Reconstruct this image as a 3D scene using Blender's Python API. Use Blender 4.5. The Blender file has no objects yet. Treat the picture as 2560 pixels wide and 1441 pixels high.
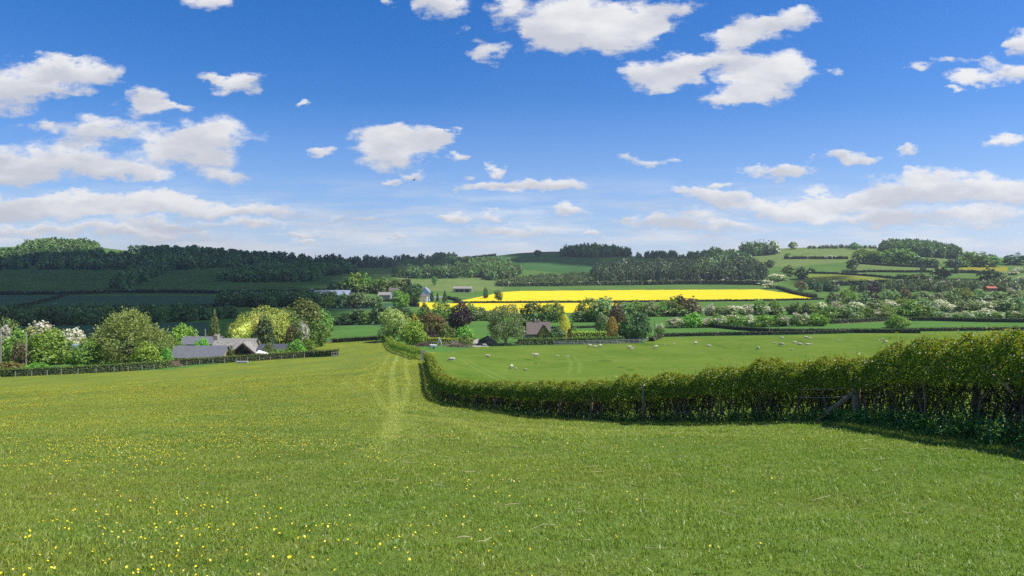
import bpy, math, random
import numpy as np

scn = bpy.context.scene
COL = scn.collection
R = math.radians
F = 1707.0            # focal length of the photograph in its own pixels
HOR = 690.0           # the eye-level line
EYE = 1.65
SUN_AZ, SUN_EL = R(99), R(57)
SUN = np.array([math.cos(SUN_EL)*math.sin(SUN_AZ), math.cos(SUN_EL)*math.cos(SUN_AZ), math.sin(SUN_EL)])
random.seed(7)

# ------------------------------------------------------------------ helpers
def tag(o, label=None, cat=None, group=None, kind=None):
    if label: o['label'] = label
    if cat: o['category'] = cat
    if group: o['group'] = group
    if kind: o['kind'] = kind
    return o

def empty(name, loc, rz=0.0, sc=(1, 1, 1)):
    o = bpy.data.objects.new(name, None); COL.objects.link(o)
    o.location = loc; o.rotation_euler = (0, 0, rz); o.scale = sc
    o.empty_display_size = 0.2
    return o

def mesh_np(name, V, F4=None, F3=None, mi4=None, mi3=None, smooth=False):
    V = np.asarray(V, np.float32).reshape(-1, 3)
    F4 = np.zeros((0, 4), np.int32) if F4 is None else np.asarray(F4, np.int32).reshape(-1, 4)
    F3 = np.zeros((0, 3), np.int32) if F3 is None else np.asarray(F3, np.int32).reshape(-1, 3)
    me = bpy.data.meshes.new(name)
    me.vertices.add(len(V)); me.vertices.foreach_set('co', V.ravel())
    nl = F4.size + F3.size
    me.loops.add(nl)
    me.loops.foreach_set('vertex_index', np.concatenate([F4.ravel(), F3.ravel()]).astype(np.int32))
    npoly = len(F4) + len(F3)
    me.polygons.add(npoly)
    st = np.concatenate([np.arange(len(F4))*4, F4.size + np.arange(len(F3))*3]).astype(np.int32)
    me.polygons.foreach_set('loop_start', st)
    if mi4 is not None or mi3 is not None:
        a = np.zeros(len(F4), np.int32) if mi4 is None else np.asarray(mi4, np.int32)
        b = np.zeros(len(F3), np.int32) if mi3 is None else np.asarray(mi3, np.int32)
        me.polygons.foreach_set('material_index', np.concatenate([a, b]).astype(np.int32))
    me.polygons.foreach_set('use_smooth', np.full(npoly, bool(smooth)))
    me.update(calc_edges=True)
    return me

def link_mesh(name, me, mats=(), parent=None, loc=None):
    if len(me.materials) == 0:
        for m in mats: me.materials.append(m)
    o = bpy.data.objects.new(name, me); COL.objects.link(o)
    if parent is not None: o.parent = parent
    if loc is not None: o.location = loc
    return o

class MB:
    """collects boxes, prisms and tubes for one mesh"""
    def __init__(s): s.v = []; s.f4 = []; s.f3 = []; s.n = 0
    def add(s, V, F4=(), F3=()):
        V = np.asarray(V, float).reshape(-1, 3)
        s.v.append(V)
        for q in F4: s.f4.append([i+s.n for i in q])
        for q in F3: s.f3.append([i+s.n for i in q])
        s.n += len(V); return s
    def box(s, x0, x1, y0, y1, z0, z1):
        return s.add([(x0,y0,z0),(x1,y0,z0),(x1,y1,z0),(x0,y1,z0),(x0,y0,z1),(x1,y0,z1),(x1,y1,z1),(x0,y1,z1)],
              [(0,3,2,1),(4,5,6,7),(0,1,5,4),(1,2,6,5),(2,3,7,6),(3,0,4,7)])
    def slab(s, a, b, c, d, t):
        """quad a,b,c,d given a thickness t along its normal"""
        a, b, c, d = map(np.array, (a, b, c, d))
        n = np.cross(b-a, d-a); n = n/np.linalg.norm(n)*t
        return s.add([a, b, c, d, a-n, b-n, c-n, d-n],
              [(0,1,2,3),(7,6,5,4),(0,4,5,1),(1,5,6,2),(2,6,7,3),(3,7,4,0)])
    def tube(s, pts, rad, k=6, cap=True):
        pts = np.asarray(pts, float); n = len(pts)
        rad = np.broadcast_to(np.asarray(rad, float), (n,))
        T = np.gradient(pts, axis=0); T /= np.linalg.norm(T, axis=1)[:, None]+1e-9
        ref = np.array([0.3, 0.9, 0.1]) if abs(T[:, 2]).mean() > .6 else np.array([0.1, 0.2, 1.0])
        A = np.cross(T, ref); A /= np.linalg.norm(A, axis=1)[:, None]+1e-9
        B = np.cross(T, A)
        an = np.arange(k)*2*math.pi/k
        V = pts[:, None, :] + rad[:, None, None]*(np.cos(an)[None, :, None]*A[:, None, :]+np.sin(an)[None, :, None]*B[:, None, :])
        V = V.reshape(-1, 3)
        f4 = []; f3 = []
        for i in range(n-1):
            for j in range(k):
                a = i*k+j; b = i*k+(j+1) % k
                f4.append((a, b, b+k, a+k))
        if cap:
            V = np.vstack([V, pts[-1], pts[0]])
            e = n*k
            for j in range(k):
                f3.append(((n-1)*k+j, (n-1)*k+(j+1) % k, e)); f3.append(((j+1) % k, j, e+1))
        return s.add(V, f4, f3)
    def build(s, name, mat, parent=None, smooth=False):
        me = mesh_np(name, np.vstack(s.v), s.f4 if s.f4 else None, s.f3 if s.f3 else None, smooth=smooth)
        return link_mesh(name, me, [mat], parent)

# ------------------------------------------------------------------ terrain: a surveyed height field
PXS = np.array([-300, 0, 300, 600, 850, 1000, 1075, 1150, 1300, 1600, 2000, 2300, 2560, 2860], float)
YS = np.array([5, 9.5, 14.5, 22, 33, 60, 90, 130, 165, 200, 240, 300, 400, 480, 640, 800, 1000, 1300, 1600, 2200, 4500, 12000], float)
D = {
5:   [2.0]*14,
9.5: [2.78,2.75,2.72,2.70,2.68,2.65,2.65,2.65,2.65,2.60,2.50,2.47,2.45,2.45],
14.5:[3.75,3.7,3.65,3.6,3.55,3.5,3.48,3.46,3.45,3.4,3.15,3.05,3.0,3.0],
22:  [5.2,5.1,5.0,4.9,4.85,4.8,4.8,4.8,4.8,4.74,4.3,4.1,4.0,4.0],
33:  [7.3,7.2,7.0,6.8,6.6,6.5,6.5,6.5,6.55,6.5,6.0,5.8,5.6,5.5],
60:  [11.9,11.5,11.0,10.4,10.0,9.8,9.9,10.1,10.6,10.6,10.3,10.1,10,10],
90:  [15.9,15.5,14.8,13.9,13.0,12.2,12.2,12.9,14.2,14.6,14.2,14,14,14],
130: [20.7,20.4,19.4,18.1,16.9,15.0,15.1,16.6,18.0,18.0,17.6,17.2,17,17],
165: [24,23.7,22.6,21.1,20.0,17.4,17.4,18.1,18.4,18.3,17.8,17.2,17,17],
200: [24.4,24.1,23.3,22.3,20.0,18.9,18.8,18.8,18.8,18.5,18,17.4,17.2,17.2],
240: [25.2,25,24.4,23.4,21.0,20.2,20.2,20.2,20.0,19.4,18.6,18,17.8,17.8],
300: [25.8,25.5,25.2,24.5,22.5,22,22,21.8,21.3,20.8,20,19.2,19,19],
400: [26.3,26,25.8,25.5,24.2,24,24,23.9,23.6,22.8,21.5,20.5,20,20],
480: [25,25,25,25,24.6,24.2,24,24,23.9,23,20.3,18.6,18,18],
640: [18,18.5,18.4,18.2,20,21.3,21.8,22,22,21.6,17,13,10,9],
800: [6.5,7,6.5,5.2,10,14,15.6,16.6,16.6,16,9,2.5,0,-1],
1000:[-11,-10,-9.4,-8,2,6,5,3.4,2.4,1.5,-15.5,-20.5,-20.5,-20],
1300:[-53,-54,-53,-34,-23,-19,-21,-24,-34,-34,-52.6,-50,-34.5,-30],
1600:[-70,-70.5,-66,-41,-34,-35,-39,-43,-56.5,-46,-52,-48,-34,-30],
2200:[-60,-60,-56,-44,-40,-40,-44,-48,-54,-46,-50,-45,-34,-30],
4500:[-20]*14,
12000:[60]*14}
DT = np.array([D[k] for k in (5,9.5,14.5,22,33,60,90,130,165,200,240,300,400,480,640,800,1000,1300,1600,2200,4500,12000)], float)
gpx = np.arange(-300, 2861, 10.0)
gly = np.arange(math.log(5), math.log(12000)+.01, 0.02)
_t = np.array([np.interp(gly, np.log(YS), DT[:, j]) for j in range(14)]).T
_g = np.array([np.interp(gpx, PXS, _t[i]) for i in range(len(gly))])
# the crest of the far hills, column by column
crest = np.interp(gpx, [-300,0,60,120,250,330,400,470,600,850,1000,1060,1150,1230,1300,1380,1450,1560,1640,1720,1850,1960,2050,2150,2200,2300,2380,2440,2560,2860],
                       [618,619,616,612,619,629,629,631,645,656,655,652,649,641,633,629,631,640,643,641,632,621,618,618,620,626,637,645,646,650])
def _blur(a, ax, s):
    k = np.exp(-.5*(np.arange(-3*s, 3*s+1)/s)**2); k /= k.sum()
    p = [(0, 0), (0, 0)]; p[ax] = (len(k)//2, len(k)//2)
    a = np.pad(a, p, mode='edge')
    return np.apply_along_axis(lambda r: np.convolve(r, k, 'valid'), ax, a)
_g = _blur(_blur(_g, 1, 3), 0, 2)
Yg = np.exp(gly)
for j in range(len(gpx)):                       # lift every column so that its skyline reaches the crest
    py = HOR + F*_g[:, j]/Yg
    m = (Yg > 900) & (Yg < 2000)
    d = crest[j] - py[m].min()
    w = np.clip((Yg-850)/350, 0, 1)*np.clip((4500-Yg)/2300, 0, 1)
    w = w*w*(3-2*w)
    _g[:, j] += d*Yg/F*w
GD = _blur(_g, 1, 1)

def ground(x, y):
    x = np.asarray(x, float); y = np.asarray(y, float)
    yc = np.maximum(y, 5.0)
    px = np.clip(1280 + F*x/yc, -299, 2859)
    a = (px+300)/10.0; b = (np.log(np.minimum(yc, 11900))-gly[0])/0.02
    i = np.clip(a.astype(int), 0, len(gpx)-2); j = np.clip(b.astype(int), 0, len(gly)-2)
    fa = a-i; fb = b-j
    d = GD[j, i]*(1-fa)*(1-fb)+GD[j, i+1]*fa*(1-fb)+GD[j+1, i]*(1-fa)*fb+GD[j+1, i+1]*fa*fb
    z = EYE - d
    near = y < 5
    z = np.where(near, (z)*np.maximum(y, -60)/5.0, z)
    z = z + 0.025*np.sin(x*1.7+1.3*np.sin(y*.9))*np.sin(y*1.31)*np.clip(y/6, 0, 1)*np.clip((60-y)/30, 0, 1)
    return z
def gz(x, y): return float(ground(np.array([x]), np.array([y]))[0])
def proj(x, y, z): return 1280+F*x/y, HOR-F*(z-EYE)/y

_Yf = np.exp(np.arange(math.log(5), math.log(2300), 0.004))
def at(px, py):
    """the ground point surveyed under a point of the photograph"""
    x = (px-1280)/F*_Yf
    p = HOR - F*(ground(x, _Yf)-EYE)/_Yf
    k = np.nonzero(p <= py)[0]
    i = k[0] if len(k) else int(np.argmin(p))
    return float(x[i]), float(_Yf[i])
def P(px, Y): x = (px-1280)/F*Y; return (x, Y, gz(x, Y))
def zof(py, Y): return EYE + (HOR-py)/F*Y

# ------------------------------------------------------------------ materials
def new_mat(name):
    m = bpy.data.materials.new(name); m.use_nodes = True
    nt = m.node_tree; nt.nodes.clear()
    return m, nt, nt.nodes, nt.links
def N(nt, t, **kw):
    n = nt.nodes.new(t)
    for k, v in kw.items():
        if isinstance(k, str) and hasattr(n, k): setattr(n, k, v)
    return n
def setin(n, **kw):
    for k, v in kw.items(): n.inputs[k.replace('_', ' ')].default_value = v
def rgb(c): return (c[0], c[1], c[2], 1)
def mixc(nt, f, a, b, blend='MIX'):
    n = nt.nodes.new('ShaderNodeMix'); n.data_type = 'RGBA'; n.blend_type = blend
    for s, v in ((n.inputs[0], f), (n.inputs[6], a), (n.inputs[7], b)):
        if hasattr(v, 'links'): nt.links.new(v, s)
        elif isinstance(v, (int, float)): s.default_value = v
        else: s.default_value = rgb(v)
    return n.outputs[2]
def mth(nt, op, a, b=None, c=None, clamp=False):
    n = nt.nodes.new('ShaderNodeMath'); n.operation = op; n.use_clamp = clamp
    for s, v in zip(n.inputs, (a, b, c)):
        if v is None: continue
        if hasattr(v, 'links'): nt.links.new(v, s)
        else: s.default_value = v
    return n.outputs[0]
def mrange(nt, v, a, b, c=0, d=1, smooth=False):
    n = nt.nodes.new('ShaderNodeMapRange')
    if smooth: n.interpolation_type = 'SMOOTHSTEP'
    nt.links.new(v, n.inputs[0])
    for i, q in enumerate((a, b, c, d)): n.inputs[1+i].default_value = q
    return n.outputs[0]
def noise(nt, scale, detail=3, rough=.5, vec=None, dim='3D'):
    n = nt.nodes.new('ShaderNodeTexNoise'); n.noise_dimensions = dim
    n.inputs['Scale'].default_value = scale; n.inputs['Detail'].default_value = detail; n.inputs['Roughness'].default_value = rough
    if vec is not None: nt.links.new(vec, n.inputs['Vector'])
    return n.outputs[0]
def vscale(nt, vec, s):
    n = nt.nodes.new('ShaderNodeVectorMath'); n.operation = 'MULTIPLY'
    nt.links.new(vec, n.inputs[0]); n.inputs[1].default_value = s
    return n.outputs[0]

LEAF_GAIN = 2.05
def leaf_mat(name, dark, light, trans=.35, hue=.03, treevar=False, rough=.6):
    m, nt, ns, lk = new_mat(name)
    geo = N(nt, 'ShaderNodeNewGeometry')
    oi = N(nt, 'ShaderNodeObjectInfo')
    dark = tuple(min(.9, q*LEAF_GAIN) for q in dark); light = tuple(min(.9, q*LEAF_GAIN) for q in light)
    if treevar: treevar = tuple(q*LEAF_GAIN for q in treevar)
    c = mixc(nt, geo.outputs['Random Per Island'], dark, light)
    if treevar:
        at_ = N(nt, 'ShaderNodeAttribute'); at_.attribute_name = 'treevar'
        c = mixc(nt, mrange(nt, at_.outputs['Fac'], 0, 1, 0.0, .75), c, treevar)
        rnd = at_.outputs['Fac']
    else: rnd = oi.outputs['Random']
    hs = N(nt, 'ShaderNodeHueSaturation')
    lk.new(c, hs.inputs['Color'])
    lk.new(mrange(nt, rnd, 0, 1, .5-hue, .5+hue), hs.inputs['Hue'])
    lk.new(mrange(nt, rnd, 0, 1, .8, 1.2), hs.inputs['Value'])
    df = N(nt, 'ShaderNodeBsdfDiffuse'); tr = N(nt, 'ShaderNodeBsdfTranslucent')
    gl = N(nt, 'ShaderNodeBsdfGlossy'); gl.inputs['Roughness'].default_value = .45
    lk.new(hs.outputs[0], df.inputs[0])
    lk.new(mixc(nt, 1.0, hs.outputs[0], (1.15, 1.1, .55), 'MULTIPLY'), tr.inputs[0])
    a = N(nt, 'ShaderNodeMixShader'); a.inputs[0].default_value = trans
    lk.new(df.outputs[0], a.inputs[1]); lk.new(tr.outputs[0], a.inputs[2])
    b = N(nt, 'ShaderNodeMixShader'); b.inputs[0].default_value = .035
    lk.new(a.outputs[0], b.inputs[1]); lk.new(gl.outputs[0], b.inputs[2])
    out = N(nt, 'ShaderNodeOutputMaterial'); lk.new(b.outputs[0], out.inputs[0])
    return m

def solid_mat(name, c1, c2, scale=3.0, rough=.8, bump=.0, stretch=(1, 1, 1), spec=.3):
    m, nt, ns, lk = new_mat(name)
    tc = N(nt, 'ShaderNodeTexCoord')
    v = vscale(nt, tc.outputs['Object'], stretch)
    n = noise(nt, scale, 5, .6, v)
    c = mixc(nt, mrange(nt, n, .3, .7), c1, c2)
    b = N(nt, 'ShaderNodeBsdfPrincipled'); lk.new(c, b.inputs['Base Color'])
    b.inputs['Roughness'].default_value = rough
    b.inputs['Specular IOR Level'].default_value = spec
    if bump:
        bp = N(nt, 'ShaderNodeBump'); bp.inputs['Strength'].default_value = bump; bp.inputs['Distance'].default_value = .02
        lk.new(n, bp.inputs['Height']); lk.new(bp.outputs[0], b.inputs['Normal'])
    out = N(nt, 'ShaderNodeOutputMaterial'); lk.new(b.outputs[0], out.inputs[0])
    return m

# colour of the buttercup meadow as a function of place, shared by the turf and its blades
def meadow_group():
    g = bpy.data.node_groups.new('meadow_colour', 'ShaderNodeTree')
    g.interface.new_socket('Color', in_out='OUTPUT', socket_type='NodeSocketColor')
    g.interface.new_socket('Track', in_out='OUTPUT', socket_type='NodeSocketFloat')
    geo = N(g, 'ShaderNodeNewGeometry'); pos = geo.outputs['Position']
    sx = N(g, 'ShaderNodeSeparateXYZ'); g.links.new(pos, sx.inputs[0])
    x, y = sx.outputs[0], sx.outputs[1]
    n1 = noise(g, .09, 4, .6, pos); n2 = noise(g, .55, 4, .65, pos); n3 = noise(g, 2.3, 3, .6, pos)
    c = mixc(g, mrange(g, n1, .38, .62), (.120, .165, .024), (.165, .205, .030))
    c = mixc(g, mrange(g, n2, .4, .75, 0, .8), c, (.090, .155, .022))
    c = mixc(g, mrange(g, n3, .45, .8, 0, .6), c, (.215, .235, .060))
    n6 = noise(g, .8, 5, .7, vscale(g, pos, (.35, 1, 1)))
    c = mixc(g, mrange(g, n6, .52, .72, 0, .55), c, (.150, .140, .026))
    n7 = noise(g, .33, 4, .7, vscale(g, pos, (.6, 1, 1)))
    c = mixc(g, mrange(g, n7, .55, .75, 0, .6), c, (.072, .118, .018))
    # fresher growth towards the hedge on the right
    c = mixc(g, mrange(g, mth(g, 'ADD', x, mth(g, 'MULTIPLY', y, -.25)), -6, 3, 0, .45), c, (.105, .190, .028))
    # buttercups turn the far half of the field yellow
    far = mrange(g, y, 25, 85, 0, 1)
    n4 = noise(g, .16, 4, .7, vscale(g, pos, (1, .45, 1)))
    n5 = noise(g, 1.4, 2, .6, vscale(g, pos, (1, .5, 1)))
    yel = mth(g, 'MULTIPLY', far, mth(g, 'MULTIPLY', mrange(g, n4, .38, .62), mrange(g, n5, .35, .7)))
    c = mixc(g, mth(g, 'MULTIPLY', yel, .5), c, (.36, .30, .012))
    # wheel tracks down to the gate
    f = mth(g, 'MULTIPLY_ADD', y, -.166, -.5)
    f = mth(g, 'MULTIPLY_ADD', mth(g, 'SINE', mth(g, 'MULTIPLY', y, .055)), .3, f)
    dx = mth(g, 'SUBTRACT', x, f)
    wob = mth(g, 'MULTIPLY_ADD', n3, .36, -.18)
    def line(off, half, amt):
        q = mth(g, 'ADD', mth(g, 'ABSOLUTE', mth(g, 'SUBTRACT', dx, off)), wob)
        return mrange(g, q, .08, half, amt, 0, True)
    yo = mth(g, 'MAXIMUM', mth(g, 'SUBTRACT', y, 27), 0)
    t = mth(g, 'MAXIMUM', line(0.0, .50, 1), mth(g, 'MAXIMUM', line(mth(g, 'MINIMUM', mth(g, 'MULTIPLY', yo, .040), 1.75), .42, .8), line(mth(g, 'MAXIMUM', mth(g, 'MULTIPLY', yo, -.05), -1.75), .42, .6)))
    f2 = mth(g, 'MULTIPLY_ADD', y, -.205, .0)
    f2 = mth(g, 'MULTIPLY_ADD', mth(g, 'SINE', mth(g, 'MULTIPLY', y, .06)), 2.2, f2)
    w2 = mth(g, 'ABSOLUTE', mth(g, 'SUBTRACT', mth(g, 'ABSOLUTE', mth(g, 'SUBTRACT', x, f2)), .85))
    t2 = mrange(g, mth(g, 'ADD', w2, wob), .08, .45, .35, 0, True)
    f3 = mth(g, 'MULTIPLY_ADD', mth(g, 'SUBTRACT', y, 30), -.62, -5.4)
    w3 = mth(g, 'ABSOLUTE', mth(g, 'SUBTRACT', mth(g, 'ABSOLUTE', mth(g, 'SUBTRACT', x, f3)), .6))
    t3 = mth(g, 'MULTIPLY', mrange(g, mth(g, 'ADD', w3, wob), .1, .6, .6, 0, True), mrange(g, y, 29, 31, 1, 0))
    t = mth(g, 'MAXIMUM', t, mth(g, 'MAXIMUM', t2, t3))
    t = mth(g, 'MULTIPLY', t, mth(g, 'MULTIPLY', mrange(g, y, 8, 19), mrange(g, y, 125, 165, 1, 0)))
    c = mixc(g, mth(g, 'MULTIPLY', t, .55), c, (.285, .315, .088))
    go = N(g, 'NodeGroupOutput')
    g.links.new(c, go.inputs[0]); g.links.new(t, go.inputs[1])
    return g
MEADOW = meadow_group()

def meadow_mat():
    m, nt, ns, lk = new_mat('meadow_turf')
    g = N(nt, 'ShaderNodeGroup'); g.node_tree = MEADOW
    geo = N(nt, 'ShaderNodeNewGeometry')
    fine = noise(nt, 22, 3, .7, geo.outputs['Position'])
    mid = noise(nt, 5, 4, .75, geo.outputs['Position'])
    c = mixc(nt, mrange(nt, fine, .3, .7), mixc(nt, 1, g.outputs[0], (.55, .6, .5), 'MULTIPLY'), g.outputs[0])
    c = mixc(nt, mrange(nt, mid, .4, .8, 0, .35), c, (.06, .105, .022))
    sy = N(nt, 'ShaderNodeSeparateXYZ'); lk.new(geo.outputs['Position'], sy.inputs[0])
    far = mrange(nt, sy.outputs[1], 85, 125)
    c = mixc(nt, far, c, mixc(nt, 1, g.outputs[0], (.93, .96, .80), 'MULTIPLY'))
    b = N(nt, 'ShaderNodeBsdfPrincipled'); lk.new(c, b.inputs['Base Color']); b.inputs['Roughness'].default_value = .9
    b.inputs['Specular IOR Level'].default_value = .1
    bp = N(nt, 'ShaderNodeBump'); bp.inputs['Strength'].default_value = .55; bp.inputs['Distance'].default_value = .12
    lk.new(mid, bp.inputs['Height']); lk.new(bp.outputs[0], b.inputs['Normal'])
    out = N(nt, 'ShaderNodeOutputMaterial'); lk.new(b.outputs[0], out.inputs[0])
    return m

def blade_mat():
    m, nt, ns, lk = new_mat('grass_blade')
    g = N(nt, 'ShaderNodeGroup'); g.node_tree = MEADOW
    geo = N(nt, 'ShaderNodeNewGeometry')
    r = geo.outputs['Random Per Island']
    c = mixc(nt, mrange(nt, r, 0, 1), mixc(nt, 1, g.outputs[0], (1.30, 1.36, .98), 'MULTIPLY'), mixc(nt, 1, g.outputs[0], (2.1, 2.05, 1.75), 'MULTIPLY'))
    c = mixc(nt, mrange(nt, r, .955, .97), c, (.36, .32, .17))
    df = N(nt, 'ShaderNodeBsdfDiffuse'); tr = N(nt, 'ShaderNodeBsdfTranslucent'); gl = N(nt, 'ShaderNodeBsdfGlossy')
    gl.inputs['Roughness'].default_value = .4
    lk.new(c, df.inputs[0]); lk.new(mixc(nt, 1, c, (1.25, 1.2, .6), 'MULTIPLY'), tr.inputs[0])
    nm = N(nt, 'ShaderNodeVectorMath'); nm.operation = 'MULTIPLY_ADD'; lk.new(geo.outputs['Normal'], nm.inputs[0]); nm.inputs[1].default_value = (.55, .55, .55); nm.inputs[2].default_value = (0, 0, .8)
    nn = N(nt, 'ShaderNodeVectorMath'); nn.operation = 'NORMALIZE'; lk.new(nm.outputs[0], nn.inputs[0]); lk.new(nn.outputs[0], df.inputs['Normal'])
    a = N(nt, 'ShaderNodeMixShader'); a.inputs[0].default_value = .4
    lk.new(df.outputs[0], a.inputs[1]); lk.new(tr.outputs[0], a.inputs[2])
    b = N(nt, 'ShaderNodeMixShader'); b.inputs[0].default_value = .04
    lk.new(a.outputs[0], b.inputs[1]); lk.new(gl.outputs[0], b.inputs[2])
    out = N(nt, 'ShaderNodeOutputMaterial'); lk.new(b.outputs[0], out.inputs[0])
    return m

def field_mat(name, c1, c2, c3=None, scale=.05, rows=None, fine=.9, mott=None):
    """a far field: slow patches, fine grain, faint drill rows"""
    m, nt, ns, lk = new_mat(name)
    geo = N(nt, 'ShaderNodeNewGeometry'); pos = geo.outputs['Position']
    c = mixc(nt, mrange(nt, noise(nt, scale, 5, .6, pos), .35, .65), c1, c2)
    if c3: c = mixc(nt, mrange(nt, noise(nt, scale*4.3, 4, .7, pos), .5, .75, 0, .8), c, c3)
    g = noise(nt, fine, 3, .7, pos)
    c = mixc(nt, mrange(nt, g, .3, .7, 0, .4), c, mixc(nt, 1, c, (.68, .72, .68), 'MULTIPLY'))
    if mott:
        c = mixc(nt, mrange(nt, noise(nt, .12, 3, .6, vscale(nt, pos, (1, .35, 1))), .62, .68, 0, .8), c, mott)
    if rows:
        ang, pitch, col, amt = rows
        sx = N(nt, 'ShaderNodeSeparateXYZ'); lk.new(pos, sx.inputs[0])
        d = mth(nt, 'ADD', mth(nt, 'MULTIPLY', sx.outputs[0], math.cos(ang)), mth(nt, 'MULTIPLY', sx.outputs[1], math.sin(ang)))
        d = mth(nt, 'ADD', d, mth(nt, 'MULTIPLY', noise(nt, .01, 2, .5, pos), 30))
        fr = mth(nt, 'ABSOLUTE', mth(nt, 'SUBTRACT', mth(nt, 'FRACT', mth(nt, 'MULTIPLY', d, 1/pitch)), .5))
        c = mixc(nt, mrange(nt, fr, 0, .8/pitch, amt, 0), c, col)
    b = N(nt, 'ShaderNodeBsdfDiffuse'); lk.new(c, b.inputs[0])
    out = N(nt, 'ShaderNodeOutputMaterial'); lk.new(b.outputs[0], out.inputs[0])
    return m

M = {}
M['meadow'] = meadow_mat(); M['blade'] = blade_mat()
M['pasture'] = field_mat('pasture_grass', (.088, .148, .022), (.125, .182, .030), (.165, .195, .045), .06, fine=1.3, mott=(.060, .110, .016))
M['rape'] = field_mat('rapeseed_bloom', (.68, .50, .022), (.74, .55, .026), (.45, .41, .035), .03, rows=(.35, 24, (.26, .26, .03), .8), fine=.5, mott=(.50, .44, .04))
M['hill'] = field_mat('hill_grass', (.070, .138, .034), (.098, .172, .042), (.125, .16, .05), .02, fine=.5)
M['hill_pale'] = field_mat('pale_hill_grass', (.118, .172, .050), (.150, .195, .062), (.175, .182, .078), .02, fine=.4, mott=(.045, .08, .03))
M['hill_tussock'] = field_mat('tussock_grass', (.055, .110, .032), (.075, .135, .040), None, .02, fine=.5, mott=(.02, .04, .018))
M['crop'] = field_mat('young_corn', (.040, .100, .034), (.060, .130, .040), (.05, .12, .05), .012, rows=(1.2, 20, (.03, .07, .028), .5), fine=.3)
M['crop_blue'] = field_mat('blue_green_corn', (.045, .100, .055), (.060, .120, .062), None, .012, rows=(1.35, 22, (.09, .14, .09), .35), fine=.3)
M['yellow_grass'] = field_mat('yellowish_grass', (.155, .190, .030), (.19, .21, .035), (.24, .22, .03), .03, fine=.5)
M['mustard'] = field_mat('mustard_grass', (.25, .22, .025), (.21, .21, .03), None, .03, fine=.4)
M['soil'] = field_mat('bare_soil', (.24, .155, .085), (.16, .125, .06), (.32, .25, .16), .12, fine=.7, mott=(.10, .11, .045))
M['ridge_soil'] = field_mat('red_plough', (.16, .085, .06), (.13, .08, .055), None, .05, fine=.3)
M['mid_green'] = field_mat('valley_grass', (.065, .150, .034), (.085, .172, .040), (.10, .17, .05), .05, rows=(.5, 7, (.10, .19, .05), .35), fine=1.2)
M['gravel'] = field_mat('gravel_drive', (.30, .27, .25), (.36, .33, .31), None, .6, fine=3)
# ------------------------------------------------------------------ ground sheet, split along the field edges
def in_poly(px, py, poly):
    c = np.zeros(px.shape, bool); n = len(poly)
    for i in range(n):
        x0, y0 = poly[i]; x1, y1 = poly[(i+1) % n]
        hit = ((y0 > py) != (y1 > py)) & (px < (x1-x0)*(py-y0)/((y1-y0)+1e-12)+x0)
        c ^= hit
    return c

# name, material, label-free; outline as surveyed in the photograph, distance range in metres
FIELDS = [
 ('valley_field', 'mid_green', [(-400,930),(-400,600),(3000,600),(3000,846),(2300,838),(2000,844),(1650,848),(1600,880),(1180,880),(1085,882),(1060,885),(975,852),(900,852),(820,856),(780,870),(840,892),(640,900),(420,925),(-400,946)], 150, 470),
 ('hillside', 'hill', [(-400,600),(3000,600),(3000,790),(-400,790)], 470, 12000),
 ('corn_field', 'crop_blue', [(-400,772),(540,772),(540,740),(-400,738)], 430, 660),
 ('corn_field', 'crop_blue', [(-400,850),(520,850),(520,806),(-400,806)], 240, 420),
 ('corn_field', 'crop_blue', [(840,815),(960,815),(960,800),(840,800)], 290, 430),
 ('corn_field', 'crop_blue', [(810,776),(1010,776),(985,758),(830,760)], 380, 640),
 ('rough_pasture', 'hill_tussock', [(-400,738),(830,738),(830,676),(-400,670)], 600, 1050),
 ('hill_pasture', 'hill_pale', [(1000,692),(1040,700),(1130,698),(1200,694),(1290,698),(1250,726),(1130,730),(1060,726),(1000,712)], 700, 1250),
 ('corn_field', 'crop', [(1265,672),(1500,690),(1500,640),(1620,640),(1560,636),(1400,628),(1340,626),(1200,638)], 1000, 1700),
 ('ploughed_field', 'ridge_soil', [(1340,632),(1420,633),(1420,622),(1340,622)], 1350, 1900),
 ('rapeseed_field', 'rape', [(1130,757),(1255,731),(1300,728),(1600,725.5),(1900,724),(1950,731),(2000,739),(2060,748),(1900,752),(1600,755),(1300,756)], 400, 1050),
 ('rapeseed_field', 'rape', [(1020,755),(1130,759),(1460,758),(1560,758),(1540,780),(1300,784),(1140,780),(1060,772)], 380, 700),
 ('hill_pasture', 'hill_pale', [(1850,660),(1850,615),(2190,615),(2180,648),(2140,655),(1960,668)], 800, 1600),
 ('hill_pasture', 'hill', [(1960,668),(2140,654),(2120,684),(2010,682)], 700, 1400),
 ('hill_pasture', 'hill_pale', [(2140,654),(2360,668),(2360,680),(2200,682),(2110,680)], 700, 1400),
 ('hill_pasture', 'hill_pale', [(2290,636),(2400,640),(2400,656),(2320,658)], 800, 1600),
 ('hay_meadow', 'yellow_grass', [(2010,687),(2130,686),(2250,702),(2240,708),(2100,708),(2015,702)], 600, 1200),
 ('hay_meadow', 'mustard', [(2390,674),(2440,661),(2520,668),(2520,679),(2480,680)], 600, 1400),
 ('ploughed_field', 'soil', [(2060,806),(2080,797),(2225,799),(2225,804),(2100,810)], 240, 600),
 ('drive', 'gravel', [(1182,867),(1180,850),(1196,848),(1212,856),(1224,867)], 150, 260),
]
WORLD_PASTURE = None   # filled from the hedge line below

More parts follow.
